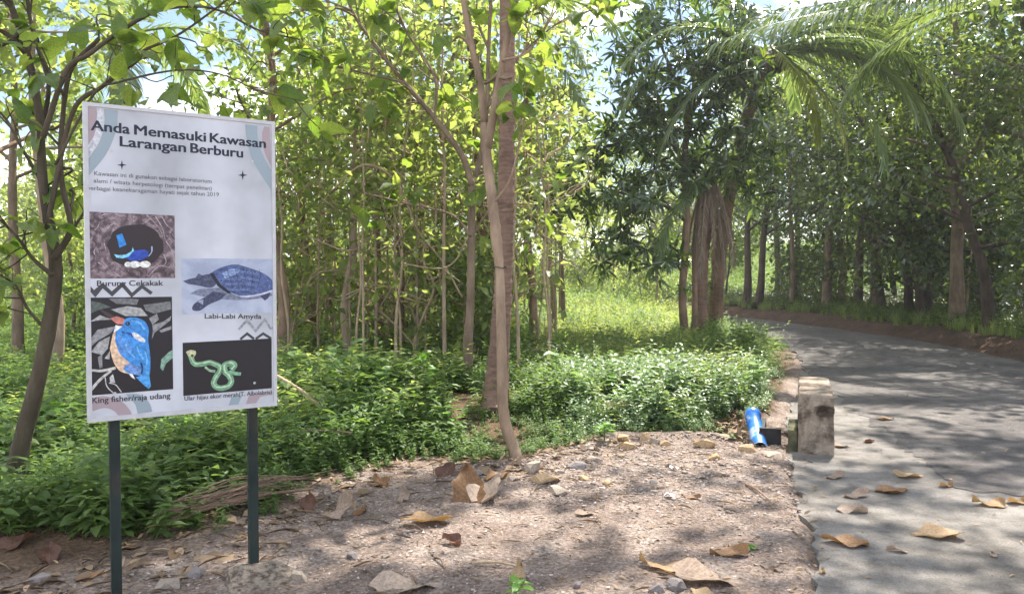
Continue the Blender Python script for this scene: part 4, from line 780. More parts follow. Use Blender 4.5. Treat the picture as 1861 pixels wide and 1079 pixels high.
KIND = {
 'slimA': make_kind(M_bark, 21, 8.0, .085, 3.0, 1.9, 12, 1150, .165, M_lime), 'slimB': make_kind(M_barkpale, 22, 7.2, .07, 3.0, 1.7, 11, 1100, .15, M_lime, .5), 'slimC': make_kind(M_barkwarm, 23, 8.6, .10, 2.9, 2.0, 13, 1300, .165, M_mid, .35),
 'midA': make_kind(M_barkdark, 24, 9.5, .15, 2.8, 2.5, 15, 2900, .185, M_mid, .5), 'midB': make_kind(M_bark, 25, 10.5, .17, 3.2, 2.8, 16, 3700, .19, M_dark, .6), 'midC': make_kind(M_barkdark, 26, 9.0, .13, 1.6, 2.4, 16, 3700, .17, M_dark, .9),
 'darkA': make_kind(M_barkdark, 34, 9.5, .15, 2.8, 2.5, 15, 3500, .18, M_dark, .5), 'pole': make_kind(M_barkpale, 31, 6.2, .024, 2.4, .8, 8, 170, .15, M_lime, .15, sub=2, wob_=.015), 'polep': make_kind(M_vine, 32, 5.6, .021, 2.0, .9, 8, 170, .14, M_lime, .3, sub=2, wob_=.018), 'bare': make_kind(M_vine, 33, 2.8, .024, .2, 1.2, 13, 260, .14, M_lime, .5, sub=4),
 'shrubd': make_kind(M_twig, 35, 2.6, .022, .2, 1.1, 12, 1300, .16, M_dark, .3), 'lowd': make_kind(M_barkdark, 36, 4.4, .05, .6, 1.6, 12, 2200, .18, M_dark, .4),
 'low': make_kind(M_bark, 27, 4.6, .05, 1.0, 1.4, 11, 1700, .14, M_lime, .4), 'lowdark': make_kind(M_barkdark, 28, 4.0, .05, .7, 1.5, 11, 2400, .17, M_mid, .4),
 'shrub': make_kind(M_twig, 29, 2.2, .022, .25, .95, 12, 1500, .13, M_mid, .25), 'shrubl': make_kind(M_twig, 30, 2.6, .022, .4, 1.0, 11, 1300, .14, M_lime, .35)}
ZONED = []
LOOK = {'shrubd': 'dark leafy shrub', 'lowd': 'low dark bushy tree', 'slimA': 'grey-barked slim tree', 'slimB': 'pale-barked slim tree', 'slimC': 'warm brown slim tree', 'midA': 'thick dark-barked tree', 'midB': 'stout grey-barked tree', 'midC': 'dark low-branched tree', 'darkA': 'dark-crowned thick tree', 'low': 'low lime-leaved tree', 'lowdark': 'low bushy green tree', 'shrub': 'green leafy shrub', 'shrubl': 'lime leafy shrub', 'pole': 'thin grey pole-like sapling', 'polep': 'thin pale pole-like sapling', 'bare': 'tangled dry shrub'}
def forest_tree(kind, x, y, label, sc=1., rz=None, cat='tree', group=None, name=None, sxy=None, lean=0.):
    tm, cm = KIND[kind]; t = empty(name or ('shrub' if 'shrub' in kind else 'forest_tree'), (x, y, hz(x, y)), 0, label, cat, group)
    t.rotation_euler = (0, lean, random.uniform(0, 6.28) if rz is None else rz) if not lean else (0, lean, 0)
    t.scale = ((sxy or sc), (sxy or sc), sc); link('trunk', tm, t); link('crown', cm, t); return t
def px_x(px, Y): return (px-930.5)/FPX*Y
NAMED = [  # px of the stem, depth, kind, scale, label
 (502, 11.6, 'slimC', .95, 'reddish-brown trunk just beyond the right edge of the sign'), (92, 10.5, 'slimB', 1.0, 'pale straight trunk in sun between the leaning tree and the sign'), (640, 12.9, 'slimB', 1.05, 'slim pale pole-straight tree between sign and palm trunk'),
 (690, 15.5, 'slimA', .9, 'thin grey tree second from the sign in the thicket'), (738, 13.6, 'low', 1.15, 'thin dark sapling standing halfway between sign and palm trunk'), (560, 16.5, 'slimC', .95, 'brown tree close to the right of the sign, deep in the thicket'),
 (600, 20, 'slimA', 1.05, 'slender tree deep behind the pale pole-straight tree'), (775, 18.5, 'slimC', 1.0, 'warm brown tree deep left of the forked young tree'), (815, 21, 'slimA', 1.1, 'far slender tree left beside the forked young tree'),
 (968, 15.8, 'slimC', .88, 'leaning brown tree first to the right of the ringed palm trunk'), (1001, 17.2, 'slimB', .85, 'grey upright tree second to the right of the ringed palm trunk'), (1022, 21, 'slimA', .85, 'small tree at the left border of the sunny grass clearing'),
 (1120, 33, 'low', 1.1, 'small bright tree at the far end of the grass clearing'), (1196, 29, 'slimB', .8, 'thin tree right of the grass clearing, left of the mango stems'), (30, 12.5, 'slimA', 1., 'grey tree behind the leaning tree at the left border'),
 (-40, 9.5, 'slimC', 1., 'tree at the left border with foliage reaching into view'), (140, 16, 'low', .9, 'low lime-leaved tree behind the left edge of the sign'), (330, 17, 'low', .95, 'low tree whose top shows right above the middle of the sign'),
 (470, 15, 'low', .85, 'low lime tree above the right top corner of the sign'), (596, 22, 'slimA', .95, 'tall lime tree right of the sky gap above the sign'),
]
for px, Y, k, sc, lab in NAMED: forest_tree(k, px_x(px, Y), Y, lab, sc)
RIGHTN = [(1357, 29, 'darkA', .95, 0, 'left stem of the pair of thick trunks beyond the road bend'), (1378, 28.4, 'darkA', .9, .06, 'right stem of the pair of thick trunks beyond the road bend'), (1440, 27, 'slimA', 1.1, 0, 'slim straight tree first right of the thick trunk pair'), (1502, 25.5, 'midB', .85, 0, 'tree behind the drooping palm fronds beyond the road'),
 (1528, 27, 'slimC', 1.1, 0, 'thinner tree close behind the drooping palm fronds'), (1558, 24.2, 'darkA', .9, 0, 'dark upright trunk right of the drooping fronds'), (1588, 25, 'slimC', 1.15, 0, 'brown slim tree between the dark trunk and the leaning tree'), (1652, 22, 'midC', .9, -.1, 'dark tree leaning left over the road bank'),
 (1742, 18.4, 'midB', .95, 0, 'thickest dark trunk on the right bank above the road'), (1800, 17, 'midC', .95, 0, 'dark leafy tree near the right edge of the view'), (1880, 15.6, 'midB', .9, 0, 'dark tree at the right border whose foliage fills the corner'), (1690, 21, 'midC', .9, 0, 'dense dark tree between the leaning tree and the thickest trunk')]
for px, Y, k, sc, ln, lab in RIGHTN: forest_tree(k, px_x(px, Y), Y, lab, sc, lean=ln)
g = np.random.default_rng(99)
def zone(n, xr, yr, kinds, scr, label, group, test=None, mind=1.5, seen=[]):
    c = 0; tries = 0; seen = []
    while c < n and tries < 4000:
        tries += 1; x, y = g.uniform(*xr), g.uniform(*yr)
        if (test and not test(x, y)) or any((x-a)**2+(y-b)**2 < mind*mind for a, b in seen): continue
        seen.append((x, y)); c += 1; k = kinds[int(g.integers(len(kinds)))]; ZONED.append((forest_tree(k, x, y, label, g.uniform(*scr), cat='shrub' if 'shrub' in k or k == 'bare' else ('sapling' if 'pole' in k else 'tree'), group=group, name='shrub' if 'shrub' in k or k == 'bare' else ('sapling' if 'pole' in k else None)), k, x, y, group))
skygap = lambda x, y: not (-.54 < x/y < -.27)
clear = lambda x, y: not ((.02 if y < 24 else .06) < x/y < .24)
right_ok = lambda x, y: inside(RIGHT_POLY, np.array(x), np.array(y)) and pdist(RE, np.array(x), np.array(y)) > 1.4 and x/y < .74
zone(6, (-16, 0), (17, 30), ['slimA', 'slimB', 'slimC'], (.85, 1.05), 'one of many slim trees in the thicket between sign and palm trunk', 'thicket trees behind the sign', lambda x, y: clear(x, y) and skygap(x, y), 1.6)
zone(5, (-16, -5), (12, 22), ['low'], (.8, .95), 'low tree half hidden behind the sign', 'low trees behind the sign', lambda x, y: -.56 < x/y < -.3, 1.8)
zone(5, (-30, 3), (30, 46), ['slimA', 'slimC', 'midA'], (.85, 1.15), 'far tree closing the wood behind the left thicket', 'far left trees', lambda x, y: clear(x, y) and skygap(x, y), 2.2)
zone(11, (-30, 3), (36, 56), ['low', 'low', 'lowdark'], (.9, 1.25), 'far low tree filling the gaps between the left trunks', 'far low trees on the left', lambda x, y: -.68 < x/y and clear(x, y), 1.6)
zone(6, (2, 12), (44, 54), ['slimA', 'slimB', 'low'], (.8, 1.1), 'far sunlit tree closing the end of the grass clearing', 'trees at the end of the clearing', None, 1.8)
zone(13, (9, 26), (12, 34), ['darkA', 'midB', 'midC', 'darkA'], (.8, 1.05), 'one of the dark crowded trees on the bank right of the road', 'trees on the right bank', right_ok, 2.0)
zone(5, (7, 34), (34, 50), ['darkA', 'midC'], (.9, 1.1), 'far tree behind the right bank', 'far right trees', right_ok, 2.4)
zone(17, (6, 36), (32, 56), ['low', 'low', 'shrubl', 'lowdark'], (.9, 1.3), 'far sunlit low tree glimpsed between the trunks of the right bank', 'far low trees on the right', right_ok, 1.5)
zone(15, (-9, -.5), (12, 28), ['shrub', 'shrubl', 'shrubl'], (.7, 1.15), 'leafy shrub among the thin trunks of the left thicket', 'thicket shrubs', clear, .8)
zone(20, (9, 18), (12, 30), ['shrubd', 'shrubd', 'lowd'], (.6, 1.15), 'dark shrub under the trees of the right bank', 'right bank shrubs', right_ok, 1.2)
zone(12, (-1, 9), (26, 42), ['shrubl', 'shrub'], (.6, 1.0), 'sunlit shrub at the border of the grass clearing', 'clearing shrubs', lambda x, y: not (.09 < x/y < .16 and y < 38) and not inside(ROAD_POLY, np.array(x), np.array(y)), 1.2)
zone(28, (-5, 1.2), (10.8, 15), ['pole', 'polep', 'polep'], (.8, 1.2), 'sapling', 'thin saplings in the left thicket', lambda x, y: -.3 < x/y < .06, .45)
zone(30, (-8, 1.2), (15, 24), ['pole', 'polep', 'pole'], (.9, 1.3), 'sapling', 'thin saplings in the left thicket', lambda x, y: -.3 < x/y < .06, .6)
zone(14, (-30, -12), (24, 44), ['low', 'lowdark', 'shrubl'], (.9, 1.3), 'low', 'far low trees at the left border', lambda x, y: -.72 < x/y < -.5, 1.5)
zone(9, (.5, 7), (36, 50), ['slimA', 'low', 'slimB', 'low'], (.85, 1.1), 'far', 'trees behind the clearing', lambda x, y: .015 < x/y < .14, 1.6)
zone(20, (-8, 1), (11.5, 22), ['bare'], (.8, 1.3), 'dry shrub', 'dry shrubs in the left thicket', lambda x, y: -.3 < x/y < .0, 1.0)
zone(12, (10, 20), (14, 30), ['pole', 'polep'], (.9, 1.2), 'sapling', 'thin saplings on the right bank', right_ok, 1.0)
# say which is which: look, then the landmark it stands by, then how near it is
SECT = [(150, 'left of the sign'), (500, 'behind the sign'), (560, 'just right of the sign'), (620, 'between sign and slim pale tree'), (670, 'around the slim pale tree'), (740, 'right of the slim pale tree'), (800, 'in the middle of the left thicket'), (850, 'left of the forked young tree'), (940, 'behind the ringed palm trunk'), (1000, 'right of the ringed palm trunk'), (1060, 'left of the grass clearing'), (1140, 'at the end of the grass clearing'), (1230, 'right of the grass clearing'), (1330, 'behind the mango stems'), (1420, 'behind the pair of thick trunks'), (1480, 'left of the drooping palm fronds'), (1540, 'behind the drooping palm fronds'), (1620, 'beside the dark upright trunk'), (1680, 'behind the tree leaning over the bank'), (1720, 'left of the thickest trunk'), (1790, 'behind the thickest trunk'), (1861, 'by the right border'), (9999, 'beyond the right border')]
from collections import defaultdict
byl = defaultdict(list)
for t_, k_, x_, y_, gr_ in ZONED: byl[LOOK[k_]+' '+next(n_ for lim, n_ in SECT if 930.5+x_/y_*FPX < lim)].append((y_, t_))
for lab_, ls_ in byl.items():
    ls_.sort(key=lambda q: q[0]); n_ = len(ls_)
    for i_, (y_, t_) in enumerate(ls_):
        t_['label'] = lab_ if n_ == 1 else lab_+(', the nearest' if i_ == 0 else ', the farthest' if i_ == n_-1 else (', second nearest' if i_ == 1 else ', '+(['third', 'fourth', 'fifth', 'sixth', 'seventh', 'eighth', 'ninth', 'tenth'][min(7, i_-2)])+' nearest'))
# big tree right of the road, out of frame, its boughs overhang the apron
ob = Vector((11.2, 11.6, .4)); ov = empty('overhanging_tree', ob, 0, 'dark boughs of a big tree hanging into the top right corner', 'tree')
v, f = tube([Vector(p) for p in spline([(0, 0, -.3), (-.2, .1, 3), (-.6, -.1, 6), (-1.4, -.4, 8.6)], 5)], list(np.linspace(.3, .15, 16)), 10, .06); link('trunk', mesh('trunk', v, f, M_barkdark, True), ov)
for q in ([(-.5, 0, 5.4), (-2, -.4, 6.4), (-3.6, -.8, 7.2), (-6, -1.2, 8)], [(-1.2, -.3, 8), (-3, .4, 9), (-5, .6, 9.4)], [(-.8, -.2, 6.6), (-1.8, -1.6, 7.6), (-3.4, -2.8, 8.2)], [(-.3, 0, 4.6), (-2, -.2, 5.2), (-3.6, -.5, 5.2)]):
    P = spline(q, 5); v, f = tube([Vector(p) for p in P], list(np.linspace(.09, .02, len(P))), 6, .06); link('limb', mesh('limb', v, f, M_barkdark, True), ov)
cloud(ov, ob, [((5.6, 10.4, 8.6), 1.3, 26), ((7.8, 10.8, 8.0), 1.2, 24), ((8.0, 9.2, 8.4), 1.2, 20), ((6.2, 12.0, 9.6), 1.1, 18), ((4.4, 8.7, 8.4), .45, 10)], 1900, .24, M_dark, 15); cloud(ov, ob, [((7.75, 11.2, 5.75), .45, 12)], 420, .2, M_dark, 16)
# dry vines tangled in the thicket
def vine(pts, Y, r, label):
    P = spline([tuple(A(x, y, Y+d)) for x, y, d in pts], 6); b = Vector(P[0]); v, f = tube([Vector(p)-b for p in P], r, 5, .1)
    o = link('vine', mesh('vine', v, f, M_vine, True)); o.location = b; tag(o, label, 'vine', None)
vine([(600, 350, 0), (660, 300, -.4), (720, 330, -.2), (760, 420, 0), (800, 470, .3), (840, 540, .2)], 11.6, .016, 'long tan vine arching down to the forked young tree')
vine([(560, 430, 0), (640, 455, -.3), (700, 410, 0), (730, 480, .2), (690, 560, .3)], 12.2, .013, 'tan vine looping across the slim pale tree')
vine([(735, 480, 0), (800, 488, .1), (830, 470, .2), (850, 430, .1)], 10.9, .012, 'short dry vine ending at the forked young tree')
vine([(620, 470, 0), (700, 440, .1), (760, 520, .2), (745, 620, .2)], 13, .012, 'thin vine hanging deep in the middle of the thicket')
vine([(660, 250, 0), (700, 390, .1), (720, 470, .2), (690, 500, .2), (740, 560, .1)], 12.4, .011, 'knotted pale vine dangling left of the forked young tree')
# ------------------------------------------------------------------ undergrowth
def herb(seed, h, nst, npair, ll, wr_, tpl):
    g = np.random.default_rng(seed); pos, d, nn, s = [], [], [], []; st = []
    for k in range(nst):
        az = g.uniform(0, 6.28); sp = g.uniform(.05, .5); b = np.array([g.normal(0, .05), g.normal(0, .05), -.03]); hh = h*g.uniform(.6, 1.1)
        tip = b+np.array([math.cos(az)*sp*hh, math.sin(az)*sp*hh, hh]); st.append((b, tip))
        for j in range(npair):
            a = .22+.78*(j+.6)/npair; p = b+(tip-b)*a; q0 = az+1.57*(j % 2)+g.normal(0, .3)
            for sd in (0, math.pi):
                q = q0+sd; pos.append(p); d.append([math.cos(q), math.sin(q), g.uniform(-.25, .45)]); nn.append([g.normal(0, .25), g.normal(0, .25), 1]); s.append(ll*g.uniform(.65, 1.25)*(1.1-.5*a))
        pos.append(tip); d.append([math.cos(az), math.sin(az), .5]); nn.append([0, 0, 1]); s.append(ll*.6)
    s = np.array(s); V, F, T = leaves(np.array(pos), np.array(d), np.array(nn), s, s*wr_, tpl, .5*g.random(len(s))+.25, g)
    sv, sf = [], []
    for b, t in st:
        k = len(sv); e = np.array([.003, 0, 0]); sv += [b-e, b+e, t]; sf.append([k, k+1, k+2])
    return join_np([(V, F, T), (np.array(sv), np.array(sf), np.full(len(sv), .3))])
HN = [herb(60+i, h, n, 5, l, w_, LEAF_O) for i, (h, n, l, w_) in enumerate([(.34, 4, .125, .5), (.44, 4, .11, .42), (.26, 5, .10, .62), (.55, 4, .13, .42), (.2, 5, .08, .6)])]
HF = [herb(70+i, h, n, 5, l, w_, LEAF_D) for i, (h, n, l, w_) in enumerate([(.36, 5, .09, .55), (.48, 5, .085, .48), (.28, 6, .085, .62)])]
g = np.random.default_rng(5)
def pick(n, xr, yr, test):
    x, y = g.uniform(*xr, n), g.uniform(*yr, n); k = test(x, y); return x[k], y[k]
def vegtest(x, y):
    return inside(VEG_POLY, x, y) & (np.abs(x) < .75*y+1.2)
def plant(protos, x, y, sc, tb=0.):
    out_ = []; z = height(x, y); idx = g.integers(0, len(protos), len(x)); big = vnoise(x, y, .7, 21)-.5
    for i, pr in enumerate(protos):
        k = idx == i
        if k.any(): out_.append(scatter(pr, np.stack([x[k], y[k], z[k]-.01], 1), g.uniform(0, 6.28, k.sum()), sc[k]*g.uniform(.7, 1.25, k.sum()), tb+.35*big[k]+g.normal(0, .08, k.sum())))
    return out_
VB = np.r_[VEG_POLY[:-4]]
edge_s = lambda x, y: (.3+.7*sstep(0, .8, pdist(VB, x, y)))*(1-.72*np.exp(-(((x+.12)/.55)**2+((y-7.4)/1.25)**2)))
def thin(x, y): k = (g.random(len(x)) < .35+.65*sstep(0, .5, pdist(VB, x, y))) & (vnoise(x, y, 1.7, 51) > .2+.12*g.random(len(x))); return x[k], y[k]
hv = lambda x, y: .55+.95*vnoise(x, y, 1.4, 41)*(.6+.8*vnoise(x, y, .5, 42))
x, y = pick(7600, (-6, 3.2), (4.4, 10.5), vegtest); x, y = thin(x, y); near = plant(HN, x, y, edge_s(x, y)*hv(x, y)*(1-.25*(x > .6)))
right_bed = lambda x, y: vegtest(x, y) & (x > .2+.05*y) & (y < 12)
V, F, T = join_np(near); tag(link('undergrowth', tri_mesh('undergrowth', V, F, M_herb, T)), 'knee-high leafy undergrowth covering the forest floor', 'undergrowth', kind='stuff')
x, y = pick(2300, (.4, 4.4), (6.9, 12.5), right_bed); x, y = thin(x, y); V, F, T = join_np(plant([HN[0], HN[3], HN[1]], x, y, .95*edge_s(x, y)*hv(x, y), .1)); tag(link('undergrowth', tri_mesh('undergrowth', V, F, M_herb2, T)), 'blue-green leafy herbs left of the parapet', 'undergrowth', kind='stuff')
x, y = pick(9500, (-14, 6), (10.2, 26), lambda a, b: vegtest(a, b)); x, y = thin(x, y); V, F, T = join_np(plant(HF, x, y, 1.15*hv(x, y)*edge_s(x, y))); tag(link('undergrowth', tri_mesh('undergrowth', V, F, M_herb, T)), 'leafy undergrowth under the thin trunks further back', 'undergrowth', kind='stuff')
x, y = pick(19000, (-28, 44), (26, 62), lambda a, b: (vegtest(a, b) | (inside(RIGHT_POLY, a, b) & (b > 34) & (a < .75*b)) | ((b > 34.7) & (a < 12) & (a > -.7*b))) & ~inside(ROAD_POLY, a, b)); V, F, T = join_np(plant(HF, x, y, np.full(len(x), 2.0), .1)); tag(link('undergrowth', tri_mesh('undergrowth', V, F, M_herb, T)), 'far undergrowth at the back of the wood', 'undergrowth', kind='stuff')
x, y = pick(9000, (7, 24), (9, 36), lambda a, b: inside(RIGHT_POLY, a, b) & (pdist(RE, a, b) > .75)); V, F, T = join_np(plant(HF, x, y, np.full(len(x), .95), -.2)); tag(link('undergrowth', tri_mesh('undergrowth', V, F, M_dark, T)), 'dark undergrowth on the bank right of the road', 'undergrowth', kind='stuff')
x, y = pick(3500, (-6, 3.2), (4.4, 12), vegtest); x, y = thin(x, y); V, F, T = join_np(plant([HN[4], HN[2]], x, y, .8*hv(x, y)*edge_s(x, y), -.15)); tag(link('undergrowth', tri_mesh('undergrowth', V, F, M_mid, T)), 'low dark green herbs between the taller ones', 'undergrowth', kind='stuff')
# taller weeds of another kind standing out of the carpet
HT = [herb(90+i, h, 3, 6, l, .5, LEAF_O) for i, (h, l) in enumerate([(.75, .15), (.6, .18), (.9, .13)])]
x, y = pick(620, (-6, 3.4), (5.2, 13), vegtest); k = (vnoise(x, y, .8, 61) > .45) & (pdist(VB, x, y) > .35) & (np.hypot(x+.12, (y-7.4)/2) > .7); x, y = x[k], y[k]; V, F, T = join_np(plant(HT, x, y, np.full(len(x), .8), .2)); tag(link('undergrowth', tri_mesh('undergrowth', V, F, M_lime, T)), 'taller pale weeds standing out of the undergrowth', 'undergrowth', kind='stuff')
# grass in the clearing
def tuft(seed, h, n):
    q = np.random.default_rng(seed); v, f = [], []
    for i in range(n):
        az = q.uniform(0, 6.28); b = q.normal(0, .06, 3)*[1, 1, 0]; hh = h*q.uniform(.5, 1.1); o = np.array([math.cos(az), math.sin(az), 0]); s = np.array([-o[1], o[0], 0])*.006
        k = len(v); v += [b-s, b+s, b+o*.12*hh+[0, 0, hh*.6]-s*.8, b+o*.12*hh+[0, 0, hh*.6]+s*.8, b+o*.45*hh+[0, 0, hh*.95]]; f += [[k, k+1, k+3], [k, k+3, k+2], [k+2, k+3, k+4]]
    return np.array(v), np.array(f), np.repeat(q.random(n), 5)
TU = [tuft(80+i, h, 26) for i, h in enumerate((.5, .65, .8))]
cl = lambda a, b: vegtest(a, b) & (a/b > .0+.06*sstep(10, 22, b)) & (a/b < .235)
x, y = pick(3600, (.5, 9), (11.5, 40), cl); V, F, T = join_np(plant(HF, x, y, .7+.03*y, .25)); tag(link('undergrowth', tri_mesh('undergrowth', V, F, M_lime, T)), 'sunlit pale weeds mixed into the grass of the clearing', 'undergrowth', kind='stuff')
x, y = pick(5200, (.5, 9), (11.5, 40), cl);  V, F, T = join_np(plant(TU, x, y, .5+.014*y, .12)); tag(link('grass', tri_mesh('grass', V, F, M_grass, T)), 'tall sunlit grass filling the clearing', 'grass', kind='stuff')
def verge(a, b): d = pdist(RE, a, b); return inside(RIGHT_POLY, a, b) & (d > .6) & (d < 2.2) & (b > 15)
x, y = pick(4200, (6, 13), (15, 36), verge); V, F, T = join_np(plant(TU, x, y, np.full(len(x), .45))); tag(link('grass', tri_mesh('grass', V, F, M_grass, T)), 'short grass along the top of the road bank', 'grass', kind='stuff')
# ------------------------------------------------------------------ gravel, pebbles and litter
def rock(seed, sub=1, rough=.25, sq=(1, .8, .6)):
    import bmesh
    q = np.random.default_rng(seed); bm = bmesh.new()
    for p_ in unit(q.normal(0, 1, (12 if sub == 1 else 20, 3))): bm.verts.new(p_)
    r_ = bmesh.ops.convex_hull(bm, input=bm.verts); bmesh.ops.delete(bm, geom=[e for e in r_['geom_interior'] if isinstance(e, bmesh.types.BMVert)], context='VERTS')
    for v in bm.verts:
        n_ = 1+rough*(float(vnoise(v.co.x*1.3+seed, v.co.y*1.3+v.co.z*2.1, 1.2, seed))-.5)*2+q.normal(0, rough*.22); v.co = Vector((v.co.x*sq[0], v.co.y*sq[1], v.co.z*sq[2]))*n_
        v.co.z = max(v.co.z, -.35*sq[2]); v.co.z = min(v.co.z, .75*sq[2])
    me = bpy.data.meshes.new('stone'); bm.to_mesh(me); bm.free(); return me
def as_np(me):
    v = np.empty(len(me.vertices)*3, np.float32); me.vertices.foreach_get('co', v); f = np.array([list(p.vertices) for p in me.polygons]); return v.reshape(-1, 3), f, np.full(len(me.vertices), .5)
PEB = [as_np(rock(s, 1, .3)) for s in (1, 2, 3)]
PEB = [(v, f, t) for v, f, t in PEB]
def hardfree(a, b): return ~inside(VEG_POLY, a, b) & ~inside(APRON_POLY, a, b) & (a < 2.4)
M_grav = leafmat('gravel', (.15, .12, .105), (.48, .40, .35), (.1, .1, .1), (.1, .1, .1), .0, .95, .15)
x, y = pick(22000, (-2.6, 2.4), (3.0, 7.2), hardfree)
keep = g.random(len(x)) < .25+.75*sstep(-.3, .7, vnoise(x, y, 1.3, 31)-.35+.35*(y > 5.2)*(x > -.2)); x, y = x[keep], y[keep]
s = .0035+.012*g.random(len(x))**4+.005*g.random(len(x))*(y > 5)*(x > 0)+.02*(g.random(len(x)) < .25)*g.random(len(x))*np.exp(-(pdist(VEG_EDGE, x, y)/.16)**2); z = height(x, y); parts = []; idx = g.integers(0, 3, len(x)); coarse = (g.random(len(x)) < .16)*(x > .3)*(y > 4.9); s = s+coarse*g.uniform(.004, .015, len(x))
for i in range(3):
    k = idx == i; parts.append(scatter(PEB[i], np.stack([x[k], y[k], z[k]+.001], 1), g.uniform(0, 6.28, k.sum()), s[k], g.uniform(-.5, .5, k.sum())))
V, F, T = join_np(parts); tag(link('gravel', tri_mesh('gravel', V, F, M_grav, T)), 'loose pinkish gravel on the bare ground', 'gravel', kind='stuff')
# dry litter: chips, bits of leaf, grass stalks, thin twigs
def litter(n, xr, yr, test, L0, L1, label, mat=M_litter, thin=.35):
    x, y = pick(n, xr, yr, test); m = len(x); d = np.stack([g.normal(0, 1, m), g.normal(0, 1, m), g.normal(.05, .12, m)], 1); nn = np.stack([g.normal(0, .35, m), g.normal(0, .35, m), np.ones(m)], 1)
    ln = L0+(L1-L0)*g.random(m)**2; z = np.maximum(height(x, y), -.002*0+height(x, y)); z = np.where(z < -.03, .002, z)
    V, F, T = leaves(np.stack([x, y, z+.006], 1), d, nn, ln, ln*thin*g.uniform(.4, 1.4, m), LEAF_O, None, g); tag(link('leaf_litter', tri_mesh('leaf_litter', V, F, mat, T)), label, 'leaf litter', kind='stuff')
litter(1000, (-3.2, 2.2), (3.3, 7.2), lambda a, b: (pdist(VEG_EDGE, a, b) < .3*g.random(len(a))+.12), .06, .15, 'flattened dead leaves overlapping along the edge of the undergrowth', thin=.6)
litter(5200, (-3, 2.5), (3.0, 7.2), hardfree, .012, .055, 'small dry scraps scattered on the gravel')
litter(2600, (-3.2, 1.6), (3.4, 6.9), lambda a, b: (pdist(VEG_EDGE, a, b) < .38) & (b > 3.2), .03, .14, 'dry litter heaped along the edge of the undergrowth', thin=.3)
litter(1900, (-3, 2.4), (3.2, 6.9), lambda a, b: ((pdist(VEG_EDGE, a, b) < .5) | (g.random(len(a)) < .15)) & ~inside(APRON_POLY, a, b), .05, .22, 'thin dry stalks and needles at the edge of the undergrowth', thin=.035)
litter(1300, (1.2, 5.5), (3.3, 13), lambda a, b: inside(APRON_POLY, a, b), .012, .05, 'small scraps of leaf on the concrete apron')
litter(900, (1.3, 2.9), (3.0, 8.5), lambda a, b: pdist(APRON_L, a, b) < .16, .02, .07, 'litter gathered along the edge of the concrete')
litter(260, (3.5, 9.2), (9, 26), lambda a, b: inside(ROAD_POLY, a, b), .04, .12, 'scattered dead leaves on the asphalt')
litter(900, (6, 11), (10, 30), lambda a, b: (pdist(RE, a, b) < .7) & inside(RIGHT_POLY, a, b), .05, .16, 'dead leaves on the red earth bank')
litter(700, (1.5, 3), (7, 9), lambda a, b: (np.hypot((a-2.2)/.35, (b-7.8)/.7) < 1), .04, .16, 'dead leaves caught in the drain mouth')
